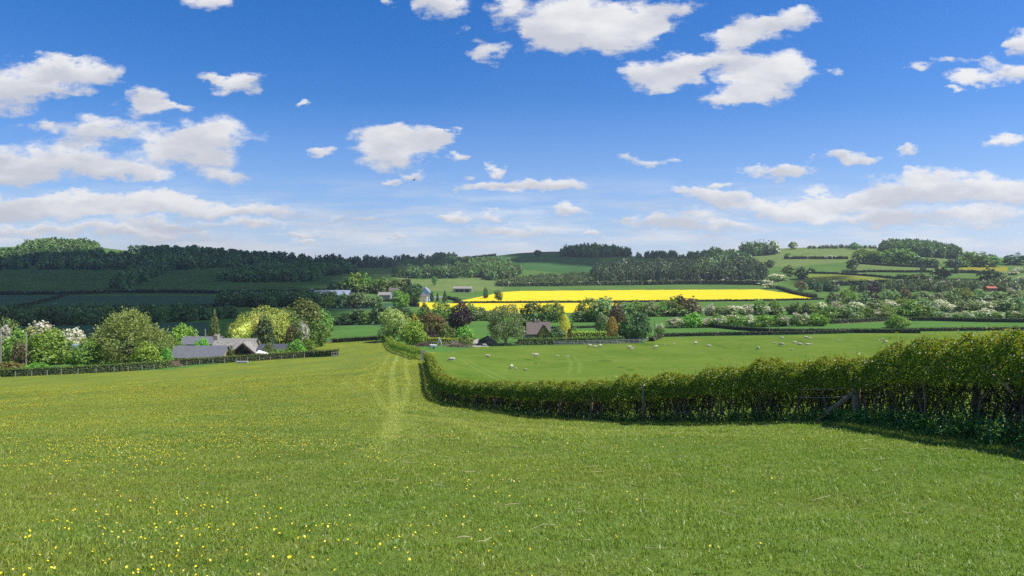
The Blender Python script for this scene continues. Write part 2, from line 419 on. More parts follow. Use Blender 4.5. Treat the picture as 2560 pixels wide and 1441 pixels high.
# the hedge line between meadow and pasture, as plan positions
HEDGE_PTS = [(3000,7.9),(2760,9.2),(2560,10.6),(2350,12.4),(2150,14.6),(1880,18.0),(1600,22.5),(1400,27.5),(1250,33.0),(1165,38.5),(1118,45),(1096,56),(1085,72),(1074,92),(1068,106)]
HEDGE_PTS2 = [(1052,114),(1030,126),(1005,142),(985,165),(972,192),(966,205)]
HX = np.array([(px-1280)/F*Y for px, Y in HEDGE_PTS]); HY = np.array([Y for _, Y in HEDGE_PTS])
HX2 = np.array([(px-1280)/F*Y for px, Y in HEDGE_PTS2]); HY2 = np.array([Y for _, Y in HEDGE_PTS2])

def pasture_marks():
    nt = M['pasture'].node_tree; lk = nt.links
    dif = [n for n in nt.nodes if n.type == 'BSDF_DIFFUSE'][0]; old = dif.inputs[0].links[0].from_socket
    geo = N(nt, 'ShaderNodeNewGeometry'); sx = N(nt, 'ShaderNodeSeparateXYZ'); lk.new(geo.outputs['Position'], sx.inputs[0])
    wob = mth(nt, 'MULTIPLY_ADD', noise(nt, .35, 3, .6, geo.outputs['Position']), 1.6, -.8)
    tot = None
    for pts in ([(1150,893),(1205,925),(1270,957)], [(1423,890),(1438,912),(1428,936)], [(1640,905),(1520,900),(1400,905)]):
        (ax, ay), (bx, by), (cx, cy_) = [at(*q) for q in pts]
        d = 2*(ax*(by-cy_)+bx*(cy_-ay)+cx*(ay-by))
        ux = ((ax*ax+ay*ay)*(by-cy_)+(bx*bx+by*by)*(cy_-ay)+(cx*cx+cy_*cy_)*(ay-by))/d
        uy = ((ax*ax+ay*ay)*(cx-bx)+(bx*bx+by*by)*(ax-cx)+(cx*cx+cy_*cy_)*(bx-ax))/d
        r = math.hypot(ax-ux, ay-uy); mx, my = bx, by; reach = max(math.hypot(ax-bx, ay-by), math.hypot(cx-bx, cy_-by))
        dx = mth(nt, 'SUBTRACT', sx.outputs[0], ux); dy = mth(nt, 'SUBTRACT', sx.outputs[1], uy)
        rr = mth(nt, 'SQRT', mth(nt, 'ADD', mth(nt, 'MULTIPLY', dx, dx), mth(nt, 'MULTIPLY', dy, dy)))
        e = mth(nt, 'ABSOLUTE', mth(nt, 'SUBTRACT', mth(nt, 'ABSOLUTE', mth(nt, 'ADD', mth(nt, 'SUBTRACT', rr, r), wob)), .9))
        ex = mth(nt, 'SUBTRACT', sx.outputs[0], mx); ey = mth(nt, 'SUBTRACT', sx.outputs[1], my)
        far = mth(nt, 'SQRT', mth(nt, 'ADD', mth(nt, 'MULTIPLY', ex, ex), mth(nt, 'MULTIPLY', ey, ey)))
        t = mth(nt, 'MULTIPLY', mrange(nt, e, .1, .5, .55, 0, True), mrange(nt, far, reach*.7, reach*1.1, 1, 0))
        tot = t if tot is None else mth(nt, 'MAXIMUM', tot, t)
    lk.new(mixc(nt, tot, old, (.15, .20, .05)), dif.inputs[0])
pasture_marks()

def build_ground():
    a1 = np.linspace(R(-47), R(47), 760)
    a2 = np.linspace(R(47), R(313), 64)[1:-1]
    ang = np.concatenate([a1, a2]); na = len(ang)
    rad = np.exp(np.concatenate([np.arange(math.log(.5), math.log(380), .0135), np.arange(math.log(380), math.log(1150), .0062), np.arange(math.log(1150), math.log(12000), .0135)])); nr = len(rad)
    A, Rr = np.meshgrid(ang, rad)
    X = Rr*np.sin(A); Y = Rr*np.cos(A)
    Z = ground(X, Y)
    V = np.stack([X, Y, Z], -1).reshape(-1, 3)
    i = np.arange(nr-1)[:, None]; j = np.arange(na)[None, :]; j2 = (j+1) % na
    Fq = np.stack([i*na+j, i*na+j2, (i+1)*na+j2, (i+1)*na+j], -1).reshape(-1, 4)
    C = V[Fq].mean(1)
    y = np.maximum(C[:, 1], .5)
    px = 1280+F*C[:, 0]/y; py = HOR-F*(C[:, 2]-EYE)/y
    ids = np.zeros(len(Fq), int)
    front = C[:, 1] > 3
    for k, (nm, mt, poly, y0, y1) in enumerate(FIELDS):
        m = in_poly(px, py, poly) & (C[:, 1] > y0) & (C[:, 1] < y1) & front
        ids[m] = k+1
    ids[(C[:, 1] > 2300)] = 2
    # pasture right of the hedge line, in plan
    hx = np.concatenate([HX, HX2]); hy = np.concatenate([HY, HY2])
    poly = list(zip(hx, hy))[:-5]
    poly = [(60, 2.0)] + poly + [P(1090, 148)[:2], P(1180, 176)[:2], P(1400, 184)[:2], P(1620, 188)[:2], P(1650, 206)[:2], P(2000, 208)[:2], P(2300, 214)[:2], P(3000, 214)[:2], (400, 150)]
    m = in_poly(C[:, 0], C[:, 1], poly)
    PK = len(FIELDS)+1
    ids[m] = PK
    names = ['meadow'] + [f[0] for f in FIELDS] + ['sheep_pasture']
    mats = ['meadow'] + [f[1] for f in FIELDS] + ['pasture']
    # round off the middle of the fan
    cv = np.vstack([V[:na], [[0, 0, gz(0, 0)]]])
    for k in range(len(names)):
        f = Fq[ids == k]
        if not len(f): continue
        u, inv = np.unique(f, return_inverse=True)
        vv = V[u]; ff = inv.reshape(-1, 4)
        f3 = None
        if k == 0:
            base = len(vv)
            vv = np.vstack([vv, cv])
            f3 = [(base+(q+1) % na, base+q, base+na) for q in range(na)]
        me = mesh_np(names[k], vv, ff, f3, smooth=True)
        me.flip_normals() if me.polygons[0].normal.z < 0 else None
        o = link_mesh(names[k], me, [M[mats[k]]])
        tag(o, kind='structure')
build_ground()

# ------------------------------------------------------------------ camera, sun, sky
cam = bpy.data.cameras.new('camera'); co = bpy.data.objects.new('camera', cam); COL.objects.link(co)
co.location = (0, 0, EYE); co.rotation_euler = (R(90), 0, 0)
cam.sensor_width = 36; cam.lens = 36*F/2560; cam.clip_start = .1; cam.clip_end = 40000
cam.shift_y = -(720.5-HOR)/2560
scn.camera = co
sl = bpy.data.lights.new('sun', 'SUN'); so = bpy.data.objects.new('sun', sl); COL.objects.link(so)
sl.energy = 5.0; sl.angle = R(.53); sl.color = (1, .965, .90)
so.rotation_euler = (R(90)-SUN_EL, 0, math.pi-SUN_AZ)
so.location = (60, 40, 90)

w = bpy.data.worlds.new('World'); scn.world = w; w.use_nodes = True
nt = w.node_tree; nt.nodes.clear(); lk = nt.links
sky = N(nt, 'ShaderNodeTexSky'); sky.sky_type = 'NISHITA'; sky.sun_disc = False
sky.sun_elevation = SUN_EL; sky.sun_rotation = SUN_AZ
sky.altitude = 150; sky.air_density = 1.0; sky.dust_density = .35; sky.ozone_density = 3.0
hs = N(nt, 'ShaderNodeHueSaturation'); hs.inputs['Saturation'].default_value = 1.37; hs.inputs['Value'].default_value = 1.0
lk.new(mixc(nt, 1, sky.outputs[0], (.98, .93, 1.06), 'MULTIPLY'), hs.inputs['Color'])
tc = N(nt, 'ShaderNodeTexCoord')
sp = N(nt, 'ShaderNodeSeparateXYZ'); lk.new(tc.outputs['Generated'], sp.inputs[0])
yy = mth(nt, 'MAXIMUM', mth(nt, 'ABSOLUTE', sp.outputs[1]), .05)
u = mth(nt, 'DIVIDE', sp.outputs[0], yy); v = mth(nt, 'DIVIDE', sp.outputs[2], yy)
cb = N(nt, 'ShaderNodeCombineXYZ'); lk.new(u, cb.inputs[0]); lk.new(v, cb.inputs[1])
# ragged edges: the place on the cloud deck is pushed about by turbulence
def nvec(vec, scale, detail, rough):
    n = nt.nodes.new('ShaderNodeTexNoise'); n.inputs['Scale'].default_value = scale
    n.inputs['Detail'].default_value = detail; n.inputs['Roughness'].default_value = rough
    lk.new(vec, n.inputs['Vector']); return n.outputs['Color'], n.outputs[0]
stretch = vscale(nt, cb.outputs[0], (1, 1.9, 1))
wc, wf = nvec(stretch, 11, 6, .62)
sub = N(nt, 'ShaderNodeVectorMath'); sub.operation = 'SUBTRACT'; lk.new(wc, sub.inputs[0]); sub.inputs[1].default_value = (.5, .5, .5)
ma = N(nt, 'ShaderNodeVectorMath'); ma.operation = 'MULTIPLY_ADD'
lk.new(sub.outputs[0], ma.inputs[0]); ma.inputs[1].default_value = (.15, .07, 0); lk.new(cb.outputs[0], ma.inputs[2])
warp = ma.outputs[0]
# the clouds of the day: centre x, y, half width, half height (in the survey's units), weight
BL = [(-10,215,150,62,1),(130,172,70,38,1),(215,180,95,36,1),(130,232,95,26,.8),
 (345,245,70,34,.9),(375,278,80,22,.7),(430,272,40,14,.5),
 (235,330,150,36,.85),(110,312,60,18,.4),
 (520,335,120,42,.9),(500,385,150,38,.85),(560,430,90,22,.7),(430,360,80,30,.6),
 (110,405,260,52,1),(310,430,110,26,.8),(30,445,120,22,.7),
 (600,207,68,26,1),(530,196,42,12,.7),(768,267,22,11,.8),
 (985,335,125,32,.95),(985,375,125,42,1.1),(1085,345,40,28,.7),(1100,325,34,14,.7),
 (805,376,46,15,.85),(1142,384,24,12,.7),(1035,430,46,14,.7),(970,444,44,12,.7),(1230,418,36,13,.75),(1170,426,20,10,.6),
 (1270,458,150,20,.85),(1400,455,90,17,.9),(1270,482,60,10,.5),
 (1440,55,130,80,1.15),(1560,70,110,68,1.05),(1640,40,80,50,.7),(1380,95,80,46,.9),(1700,22,60,28,.4),
 (1240,128,40,30,.8),(1100,12,64,34,.85),(1262,22,76,44,.75),(955,8,24,16,.6),(515,10,86,26,.75),(1145,78,20,8,.4),
 (1830,105,58,42,1),(1895,75,70,46,1.05),(1975,48,82,36,1.05),
 (1610,190,85,36,.95),(1700,165,90,38,.95),(1800,160,110,28,.85),(1690,200,80,24,.7),
 (1790,245,70,24,.9),(1880,212,90,50,1.1),(1965,190,80,48,1.1),(1900,238,90,22,.7),(2085,184,26,12,.5),
 (2310,157,52,14,.75),(2400,155,38,15,.75),(2465,154,40,12,.5),(2450,205,80,20,.9),(2540,178,70,26,.9),(2370,230,30,9,.5),(2545,100,44,32,.85),
 (2515,350,60,24,.95),(1590,398,44,13,.6),(1655,388,36,8,.4),(1962,430,82,19,.95),(2080,404,44,16,.8),(2140,402,50,15,.8),(2260,388,34,10,.5),
 (2340,462,190,36,1.05),(2500,480,150,38,1),(2220,490,110,20,.6),
 (1720,482,60,12,.75),(1790,466,44,13,.8),(1790,502,100,24,.95),(1950,515,160,30,1),(2090,505,110,32,.9),(2150,545,160,20,.8),(2260,530,110,28,.95),(2470,540,160,26,.95),
 (1690,555,110,22,.95),(1800,575,80,18,.8),(1585,538,26,14,.8),(1535,546,20,10,.6),
 (1410,522,56,18,.75),(1120,545,56,16,.8),(1230,540,70,11,.6),(960,548,40,13,.75),(865,556,34,9,.6),(765,575,60,13,.7),(1280,578,130,22,.95),(1460,592,40,12,.8),(775,596,40,9,.8),(995,592,20,9,.7),
 (420,500,120,34,1.1),(200,512,230,34,1.05),(0,520,160,36,1),(600,525,170,22,1),(160,540,260,24,.8),(440,560,150,18,.7),(620,563,90,16,.7),(250,585,330,18,.8),(0,580,150,16,.8)]
acc = None; wide = None
for (cx, cy, rx, ry, wt) in BL:
    cu = (cx-1280)/F; cv_ = (HOR-cy)/F; ru = rx*1.15/F; rv = ry*1.18/F
    q = N(nt, 'ShaderNodeVectorMath'); q.operation = 'MULTIPLY_ADD'
    lk.new(warp, q.inputs[0]); q.inputs[1].default_value = (1/ru, 1/rv, 0); q.inputs[2].default_value = (-cu/ru, -cv_/rv, 1)
    if acc is not None:          # evaluated one after another
        z0 = N(nt, "ShaderNodeVectorMath"); z0.operation = "MULTIPLY_ADD"; lk.new(acc, z0.inputs[0]); z0.inputs[1].default_value = (1e-7, 1e-7, 0); z0.inputs[2].default_value = (-cu/ru, -cv_/rv, 1); lk.new(z0.outputs[0], q.inputs[2])
    d = N(nt, 'ShaderNodeVectorMath'); d.operation = 'DISTANCE'; lk.new(q.outputs[0], d.inputs[0]); d.inputs[1].default_value = (0, 0, 1)
    ww = mth(nt, 'SUBTRACT', 1.0, d.outputs['Value'], clamp=True)
    if wt != 1: ww = mth(nt, 'MULTIPLY', ww, wt)
    s = N(nt, 'ShaderNodeVectorMath'); s.operation = 'MULTIPLY_ADD'
    lk.new(q.outputs[0], s.inputs[0]); lk.new(ww, s.inputs[1])
    if acc is None: s.inputs[2].default_value = (0, 0, 0)
    else: lk.new(acc, s.inputs[2])
    acc = s.outputs[0]
sa = N(nt, 'ShaderNodeSeparateXYZ'); lk.new(acc, sa.inputs[0])
W_ = sa.outputs[2]
up = mth(nt, 'DIVIDE', sa.outputs[1], mth(nt, 'MAXIMUM', W_, .02))
_, fb = nvec(stretch, 16, 8, .62)
_, fb3 = nvec(stretch, 52, 5, .7)
_, fb2 = nvec(vscale(nt, cb.outputs[0], (1, 3.2, 1)), 5, 4, .55)
# thin broken layer low over the hills
_, low = nvec(vscale(nt, cb.outputs[0], (1, 7.5, 1)), 5.5, 7, .6)
lowm = mth(nt, 'MULTIPLY', mrange(nt, v, .005, .03, 1, .8), mrange(nt, v, .055, .155, 1, 0))
dens = mth(nt, 'MULTIPLY_ADD', mth(nt, 'SUBTRACT', fb, .5), 1.9, mth(nt, 'MINIMUM', mth(nt, 'MULTIPLY', W_, 1.3), .88))
dens = mth(nt, 'MULTIPLY_ADD', mth(nt, 'SUBTRACT', fb3, .5), .55, dens)
al = mrange(nt, dens, .03, .78, 0, .97, True)
al = mth(nt, 'MULTIPLY', al, mrange(nt, W_, .0, .12, 0, 1))
al2 = mth(nt, 'MULTIPLY', mrange(nt, low, .39, .63, 0, .92, True), lowm)
alpha = mth(nt, 'MAXIMUM', al, al2)
body = mrange(nt, dens, .30, .95)
lit = mth(nt, 'MULTIPLY_ADD', up, .42, .50)
lit = mth(nt, 'ADD', lit, mth(nt, 'MULTIPLY', mth(nt, 'SUBTRACT', fb2, .5), 1.5))
lit = mth(nt, 'ADD', lit, mth(nt, 'MULTIPLY', mth(nt, 'SUBTRACT', fb, .5), .7))
lit = mth(nt, 'ADD', lit, mth(nt, 'MULTIPLY', body, -.12))
litc = mrange(nt, lit, .12, .78, 0, 1, True)
cc = mixc(nt, litc, (4.45, 4.6, 5.05), (6.6, 6.6, 6.65))
# horizon air
hz = mrange(nt, v, 0.0, .26, .46, 0)
base = mixc(nt, hz, hs.outputs[0], (3.0, 4.35, 6.9))
fin = mixc(nt, alpha, base, cc)
bg = N(nt, 'ShaderNodeBackground'); lk.new(fin, bg.inputs[0]); bg.inputs[1].default_value = .1
ow = N(nt, 'ShaderNodeOutputWorld'); lk.new(bg.outputs[0], ow.inputs[0])
w.cycles.sampling_method = 'NONE'

# clouds overhead, above the frame, whose shadows darken the far side of the valley
def cloud_mat():
    m, nt, ns, lk = new_mat('cloud_vapour')
    geo = N(nt, 'ShaderNodeNewGeometry')
    at_ = N(nt, 'ShaderNodeAttribute'); at_.attribute_name = 'thick'
    n = noise(nt, .006, 5, .6, geo.outputs['Position'])
    a = mrange(nt, mth(nt, 'ADD', at_.outputs['Fac'], mth(nt, 'MULTIPLY', mth(nt, 'SUBTRACT', n, .5), .9)), .0, .22, 0, .66, True)
    d = N(nt, 'ShaderNodeBsdfDiffuse'); d.inputs[0].default_value = (.85, .85, .87, 1)
    t = N(nt, 'ShaderNodeBsdfTransparent')
    mx = N(nt, 'ShaderNodeMixShader'); lk.new(a, mx.inputs[0]); lk.new(t.outputs[0], mx.inputs[1]); lk.new(d.outputs[0], mx.inputs[2])
    o = N(nt, 'ShaderNodeOutputMaterial'); lk.new(mx.outputs[0], o.inputs[0])
    return m
M['cloud'] = cloud_mat()
def cloud(poly, alt, step, thick, seed):
    """poly: ground outline of the shadow (x, y, z); the cloud floats along the sun's direction above it"""
    pl = []
    for (x, y, z) in poly:
        t = (alt-z)/SUN[2]; pl.append((x+SUN[0]*t, y+SUN[1]*t))
    pl = np.array(pl)
    x0, y0 = pl.min(0)-step*4; x1, y1 = pl.max(0)+step*4
    xs = np.arange(x0, x1+step, step); ys = np.arange(y0, y1+step, step)
    X, Y = np.meshgrid(xs, ys)
    ins = in_poly(X, Y, [tuple(p) for p in pl])
    dist = np.full(X.shape, 1e9)
    for i in range(len(pl)):
        a = pl[i]; b = pl[(i+1) % len(pl)]; d = b-a
        t = np.clip(((X-a[0])*d[0]+(Y-a[1])*d[1])/(d@d), 0, 1)
        dist = np.minimum(dist, np.hypot(X-a[0]-t*d[0], Y-a[1]-t*d[1]))
    sd = np.where(ins, dist, -dist)
    rs = np.random.RandomState(seed)
    bump = sum(np.sin(X*f*rs.uniform(.7, 1.3)+rs.uniform(0, 6))*np.cos(Y*f*rs.uniform(.7, 1.3)+rs.uniform(0, 6))/(k+1) for k, f in enumerate((.008, .015, .03, .05)))
    th = np.clip(sd/140, -.3, 1)
    ht = np.sqrt(np.clip(th, 0, 1))*thick*(1+.45*bump)
    keep = sd > -step*2.5
    idx = -np.ones(X.shape, int); idx[keep] = np.arange(keep.sum()); n = keep.sum()
    top = np.stack([X[keep], Y[keep], alt+ht[keep]+1], -1); bot = np.stack([X[keep], Y[keep], alt-6*bump[keep]*np.clip(th[keep], 0, 1)], -1)
    q = []
    ok = (idx[:-1, :-1] >= 0) & (idx[1:, :-1] >= 0) & (idx[:-1, 1:] >= 0) & (idx[1:, 1:] >= 0)
    a = idx[:-1, :-1][ok]; b = idx[:-1, 1:][ok]; c = idx[1:, 1:][ok]; d = idx[1:, :-1][ok]
    Fq = np.vstack([np.stack([a, b, c, d], -1), np.stack([d, c, b, a], -1)+n])
    me = mesh_np('cloud', np.vstack([top, bot]), Fq, smooth=True)
    at_ = me.attributes.new('thick', 'FLOAT', 'POINT'); at_.data.foreach_set('value', np.concatenate([th[keep], th[keep]]).astype(np.float32))
    o = link_mesh('cloud', me, [M['cloud']]); tag(o, kind='structure')
    return o
def G(px, Y): return P(px, Y)
cloud([G(-1200,226),G(-300,222),G(300,226),G(620,236),G(800,250),G(905,290),G(900,420),G(860,540),G(850,640),G(870,800),G(985,880),G(1010,1060),G(1150,1120),G(1160,1800),G(-100,2000),G(420,1480),G(330,1240),G(200,1130),G(60,1080),G(-500,1040),G(-1500,800)], 950, 14, 90, 1)
cloud([G(1250,1260),G(1420,1090),G(1560,1100),G(1700,1050),G(1800,1000),G(1790,1250),G(1640,1500),G(1400,1900),G(1260,1800)], 900, 12, 60, 2)
cloud([G(2000,850),G(2120,850),G(2140,780),G(2330,800),G(2480,760),G(2480,700),G(2280,720),G(2120,740),G(2000,770)], 880, 9, 40, 3)

vs = scn.view_settings
vs.view_transform = 'Standard'; vs.look = 'None'; vs.exposure = .45; vs.gamma = 1
scn.render.engine = 'CYCLES'
cy = scn.cycles
cy.max_bounces = 5; cy.diffuse_bounces = 2; cy.glossy_bounces = 1; cy.transmission_bounces = 3; cy.transparent_max_bounces = 10; cy.volume_bounces = 0
cy.use_denoising = False; cy.denoiser = 'OPENIMAGEDENOISE'; cy.denoising_input_passes = 'RGB_ALBEDO_NORMAL'; cy.denoising_prefilter = 'ACCURATE'
cy.sample_clamp_indirect = 6

# the faint summer air between here and the far hills
def haze(dens):
    me = mesh_np('haze', [(-12600,-12600,-75),(12600,-12600,-75),(12600,12600,-75),(-12600,12600,-75),(-12600,-12600,140),(12600,-12600,140),(12600,12600,140),(-12600,12600,140)],
        [(0,3,2,1),(4,5,6,7),(0,1,5,4),(1,2,6,5),(2,3,7,6),(3,0,4,7)])
    m, nt, ns, lk = new_mat('haze_air')
    v = N(nt, 'ShaderNodeVolumePrincipled'); v.inputs['Color'].default_value = (.80, .87, .98, 1); v.inputs['Density'].default_value = dens; v.inputs['Anisotropy'].default_value = .3
    o = N(nt, 'ShaderNodeOutputMaterial'); lk.new(v.outputs[0], o.inputs['Volume'])
    ob = link_mesh('haze', me, [m]); tag(ob, kind='stuff')
haze(.00009)
# ------------------------------------------------------------------ foliage
def unit(v): return v/(np.linalg.norm(v, axis=-1, keepdims=True)+1e-9)
def cards(rs, C, Nn, size, asp=.7, along=None, bend=.18):
    """leaf sprays: one small bent rhomb each"""
    n = len(C)
    size = np.broadcast_to(np.asarray(size, float), (n,))*rs.uniform(.7, 1.3, n)
    Nn = unit(Nn)
    r = rs.normal(size=(n, 3)) if along is None else along + rs.normal(size=(n, 3))*.25
    T = unit(r-(r*Nn).sum(1, keepdims=True)*Nn); B = np.cross(Nn, T)
    a = size[:, None]; b = a*np.asarray(asp)
    off = Nn*a*bend
    V = np.stack([C-T*a, C+B*b+off, C+T*a, C-B*b+off], 1).reshape(-1, 3)
    Fq = np.arange(4*n).reshape(-1, 4)
    return V, Fq

def crown_points(rs, lobes, n, per=7, clump=.035, deep=.45):
    L = np.array(lobes, float); c = L[:, :3]; r = L[:, 3:6]
    wgt = (r[:, 0]*r[:, 2]); wgt /= wgt.sum()
    K = max(4, n//per); out = []; nor = []
    while sum(map(len, out)) < K:
        k = rs.choice(len(L), K, p=wgt)
        d = unit(rs.normal(size=(K, 3)))
        rad = 1-deep*rs.uniform(0, 1, K)**2.2
        p = c[k]+d*r[k]*rad[:, None]
        keep = p[:, 2] > .0
        for j in range(len(L)):
            q = np.linalg.norm((p-c[j])/r[j], axis=1)
            keep &= (q > .62) | (k == j)
        out.append(p[keep]); nor.append(unit(d/r[k])[keep])
    p = np.vstack(out)[:K]; q = np.vstack(nor)[:K]
    rep = np.repeat(np.arange(len(p)), per)
    p2 = p[rep]+rs.normal(size=(len(rep), 3))*clump*np.array([1, 1, .8])
    p2[:, 2] = np.maximum(p2[:, 2], .01)
    return p2, q[rep], rep

def lobes_for(kind, rs):
    L = []
    if kind in ('round', 'birch', 'far'):
        z0 = .58 if kind != 'birch' else .56
        L.append((0, 0, z0, .36, .36, .36 if kind != 'birch' else .40))
        for a in range(8):
            t = a*2*math.pi/8+rs.uniform(-.4, .4); z = rs.uniform(.20, .74) if kind == 'birch' else rs.uniform(.26, .76); rr = .5-.2*abs(z-.5)-.2
            q = rs.uniform(.17, .24)
            L.append((rr*math.cos(t), rr*math.sin(t), z, q, q, q*.85))
        L.append((rs.uniform(-.1, .1), rs.uniform(-.1, .1), .83, .2, .2, .17))
        L.append((rs.uniform(-.2, .2), rs.uniform(-.2, .2), .75, .2, .2, .18))
    elif kind in ('bush', 'haw'):
        L.append((0, 0, .42, .36, .36, .46))
        for a in range(7):
            t = a*2*math.pi/7+rs.uniform(-.4, .4); z = rs.uniform(.18, .62); q = rs.uniform(.18, .25)
            L.append((.27*math.cos(t), .27*math.sin(t), z, q, q, q*1.1))
        L.append((rs.uniform(-.15, .15), rs.uniform(-.15, .15), .76, .2, .2, .22))
        L.append((rs.uniform(-.25, .25), rs.uniform(-.1, .1), .66, .18, .18, .22))
    elif kind == 'willow':
        L.append((0, 0, .40, .38, .36, .40))
        for a in range(9):
            t = a*2*math.pi/9+rs.uniform(-.4, .4); z = rs.uniform(.2, .62); q = rs.uniform(.16, .24)
            rr = .30*(1.1-z*.6)
            L.append((rr*math.cos(t), rr*math.sin(t), z, q, q, q*1.2))
        L.append((0.02, 0, .74, .2, .2, .22)); L.append((-.08, .1, .66, .22, .2, .24))
    return L

def tree_arrays(kind, n, seed, blossom=0.0):
    """crown of unit width and height: V, quads, material index (1 = blossom)"""
    rs = np.random.RandomState(seed)
    mi = None
    if kind in ('round', 'bush', 'haw', 'birch', 'willow', 'far'):
        L = lobes_for(kind, rs)
        s = math.sqrt(3.4/n)*.88
        p, q, rep = crown_points(rs, L, n, per=7 if n > 400 else 3, clump=.6*s+.012)
        jit = rs.normal(size=p.shape)
        if kind == 'willow':
            nn = unit(q*.5+jit*.8)
            al = unit(q*.7+np.array([0, 0, 1.0]))
            # loose upright shoots break the outline
            m = max(8, n//9); k = rs.choice(len(p), m)
            p = np.vstack([p, p[k]+al[k]*rs.uniform(.02, .11, (m, 1))*np.clip(p[k][:, 2:3]+.3, .2, 1)]); nn = np.vstack([nn, unit(jit[k])]); al = np.vstack([al, al[k]])
            V, Fq = cards(rs, p, nn, s*1.25, .36, al)
        elif kind == 'birch':
            nn = unit(q*.6+jit*.7); al = np.tile(np.array([0, 0, -1.0]), (len(p), 1))+q*.5
            V, Fq = cards(rs, p, nn, s*1.1, .5, al)
        else:
            nn = unit(q*.9+jit*.55+np.array([0, 0, .25]))
            V, Fq = cards(rs, p, nn, s, .72)
        if blossom > 0:
            K = rep.max()+1
            fz = np.sin(p[:, 0]*9+seed)+np.sin(p[:, 1]*8+2*seed)+np.sin(p[:, 2]*10+3*seed)
            sc = fz*.22+p[:, 2]*.5+rs.normal(size=len(p))*.14
            mi = (sc > np.quantile(sc, 1-blossom)).astype(np.int32)
    elif kind == 'weep':
        pts = []; nrm = []; al = []
        L = lobes_for('round', rs)
        p, q, rep = crown_points(rs, L, n//3, 7, .03)
        pts.append(p); nrm.append(q*.6+rs.normal(size=p.shape)*.6); al.append(np.tile([0, 0, -1.0], (len(p), 1))+q*.6)
        S = n//14
        t = rs.uniform(0, 2*math.pi, S); rr = .5*np.sqrt(rs.uniform(.35, 1, S)); zt = .92-.55*(rr/.5)**3+rs.normal(size=S)*.03
        ln = np.minimum(rs.uniform(.2, .65, S), zt-.06)
        for k in range(10):
            f = (k+rs.uniform(0, 1, S))/10
            c = np.stack([rr*np.cos(t)*(1+.06*f), rr*np.sin(t)*(1+.06*f), zt-ln*f], -1)+rs.normal(size=(S, 3))*.008
            pts.append(c); o = np.stack([np.cos(t), np.sin(t), 0*t], -1)
            nrm.append(o*.9+rs.normal(size=(S, 3))*.4); al.append(np.tile([0, 0, -1.0], (S, 1)))
        p = np.vstack(pts); p[:, 2] = np.maximum(p[:, 2], .01)
        V, Fq = cards(rs, p, np.vstack(nrm), math.sqrt(3.4/n)*1.1, .34, np.vstack(al))
    elif kind == 'cone':
        z = 1-np.sqrt(rs.uniform(0, 1, n))*.94
        lay = np.floor(z*13)/13; zz = lay+(z-lay)*.8
        t = np.round(rs.uniform(0, 2*math.pi, n)*9/(2*math.pi)+(lay*50) % 3)*2*math.pi/9+rs.normal(size=n)*.13
        R_ = .5*(1.03-zz)**.9*(.82+.25*rs.uniform(0, 1, n)*np.sin(lay*97+t*3))
        f = np.sqrt(rs.uniform(.12, 1, n)); r = R_*f
        p = np.stack([r*np.cos(t), r*np.sin(t), np.maximum(zz-.05*f, .02)], -1)+rs.normal(size=(n, 3))*.008
        o = np.stack([np.cos(t), np.sin(t), -.35+0*t], -1)
        V, Fq = cards(rs, p, np.stack([.35*np.cos(t), .35*np.sin(t), 1+0*t], -1)+rs.normal(size=(n, 3))*.45, math.sqrt(3/n)*.95, .5, o)
    elif kind == 'column':
        z = rs.uniform(0.01, 1, n)**.9
        R_ = .5*np.minimum(1, (z+.18)**.6*1.25)*np.sqrt(np.clip(1-z**2.1, 0, 1))
        t = rs.uniform(0, 2*math.pi, n)
        fz = .86+.14*np.sin(t*5+z*14+seed)*np.sin(z*23+seed+t*2)
        r = R_*fz*(1-.35*rs.uniform(0, 1, n)**2)
        p = np.stack([r*np.cos(t), r*np.sin(t), z], -1)
        V, Fq = cards(rs, p, np.stack([np.cos(t), np.sin(t), .35+0*t], -1)+rs.normal(size=(n, 3))*.5, math.sqrt(3/n)*.8, .6, np.tile([0, 0, 1.0], (n, 1)))
    if mi is None: mi = np.zeros(len(Fq), np.int32)
    return V.astype(np.float32), Fq.astype(np.int32), mi[:len(Fq)] if len(mi) >= len(Fq) else np.pad(mi, (0, len(Fq)-len(mi)))

def trunk_mb(kind, seed):
    rs = np.random.RandomState(seed); mb = MB()
    h = {'round': .55, 'birch': .55, 'bush': .4, 'haw': .45, 'willow': .5, 'weep': .6, 'cone': .9, 'column': .6}[kind]
    r = {'cone': .03, 'column': .02, 'birch': .032, 'bush': .025}.get(kind, .035)
    top = np.array([rs.uniform(-.04, .04), rs.uniform(-.04, .04), h])
    pts = [np.array([0, 0, -.03]), np.array([.005, 0, h*.3]), top*.65, top]
    mb.tube(pts, [r*1.35, r, r*.8, r*.35], 7)
    if kind not in ('cone', 'column'):
        for a in range(6):
            t = a*1.05+rs.uniform(-.3, .3); zs = h*rs.uniform(.3, .75)
            e = np.array([.3*math.cos(t), .3*math.sin(t), zs+rs.uniform(.12, .3)])
            b = np.array([0, 0, zs])
            mb.tube([b, (b+e)/2+np.array([0, 0, -.02]), e], [r*.55, r*.38, r*.12], 5)
    return mb

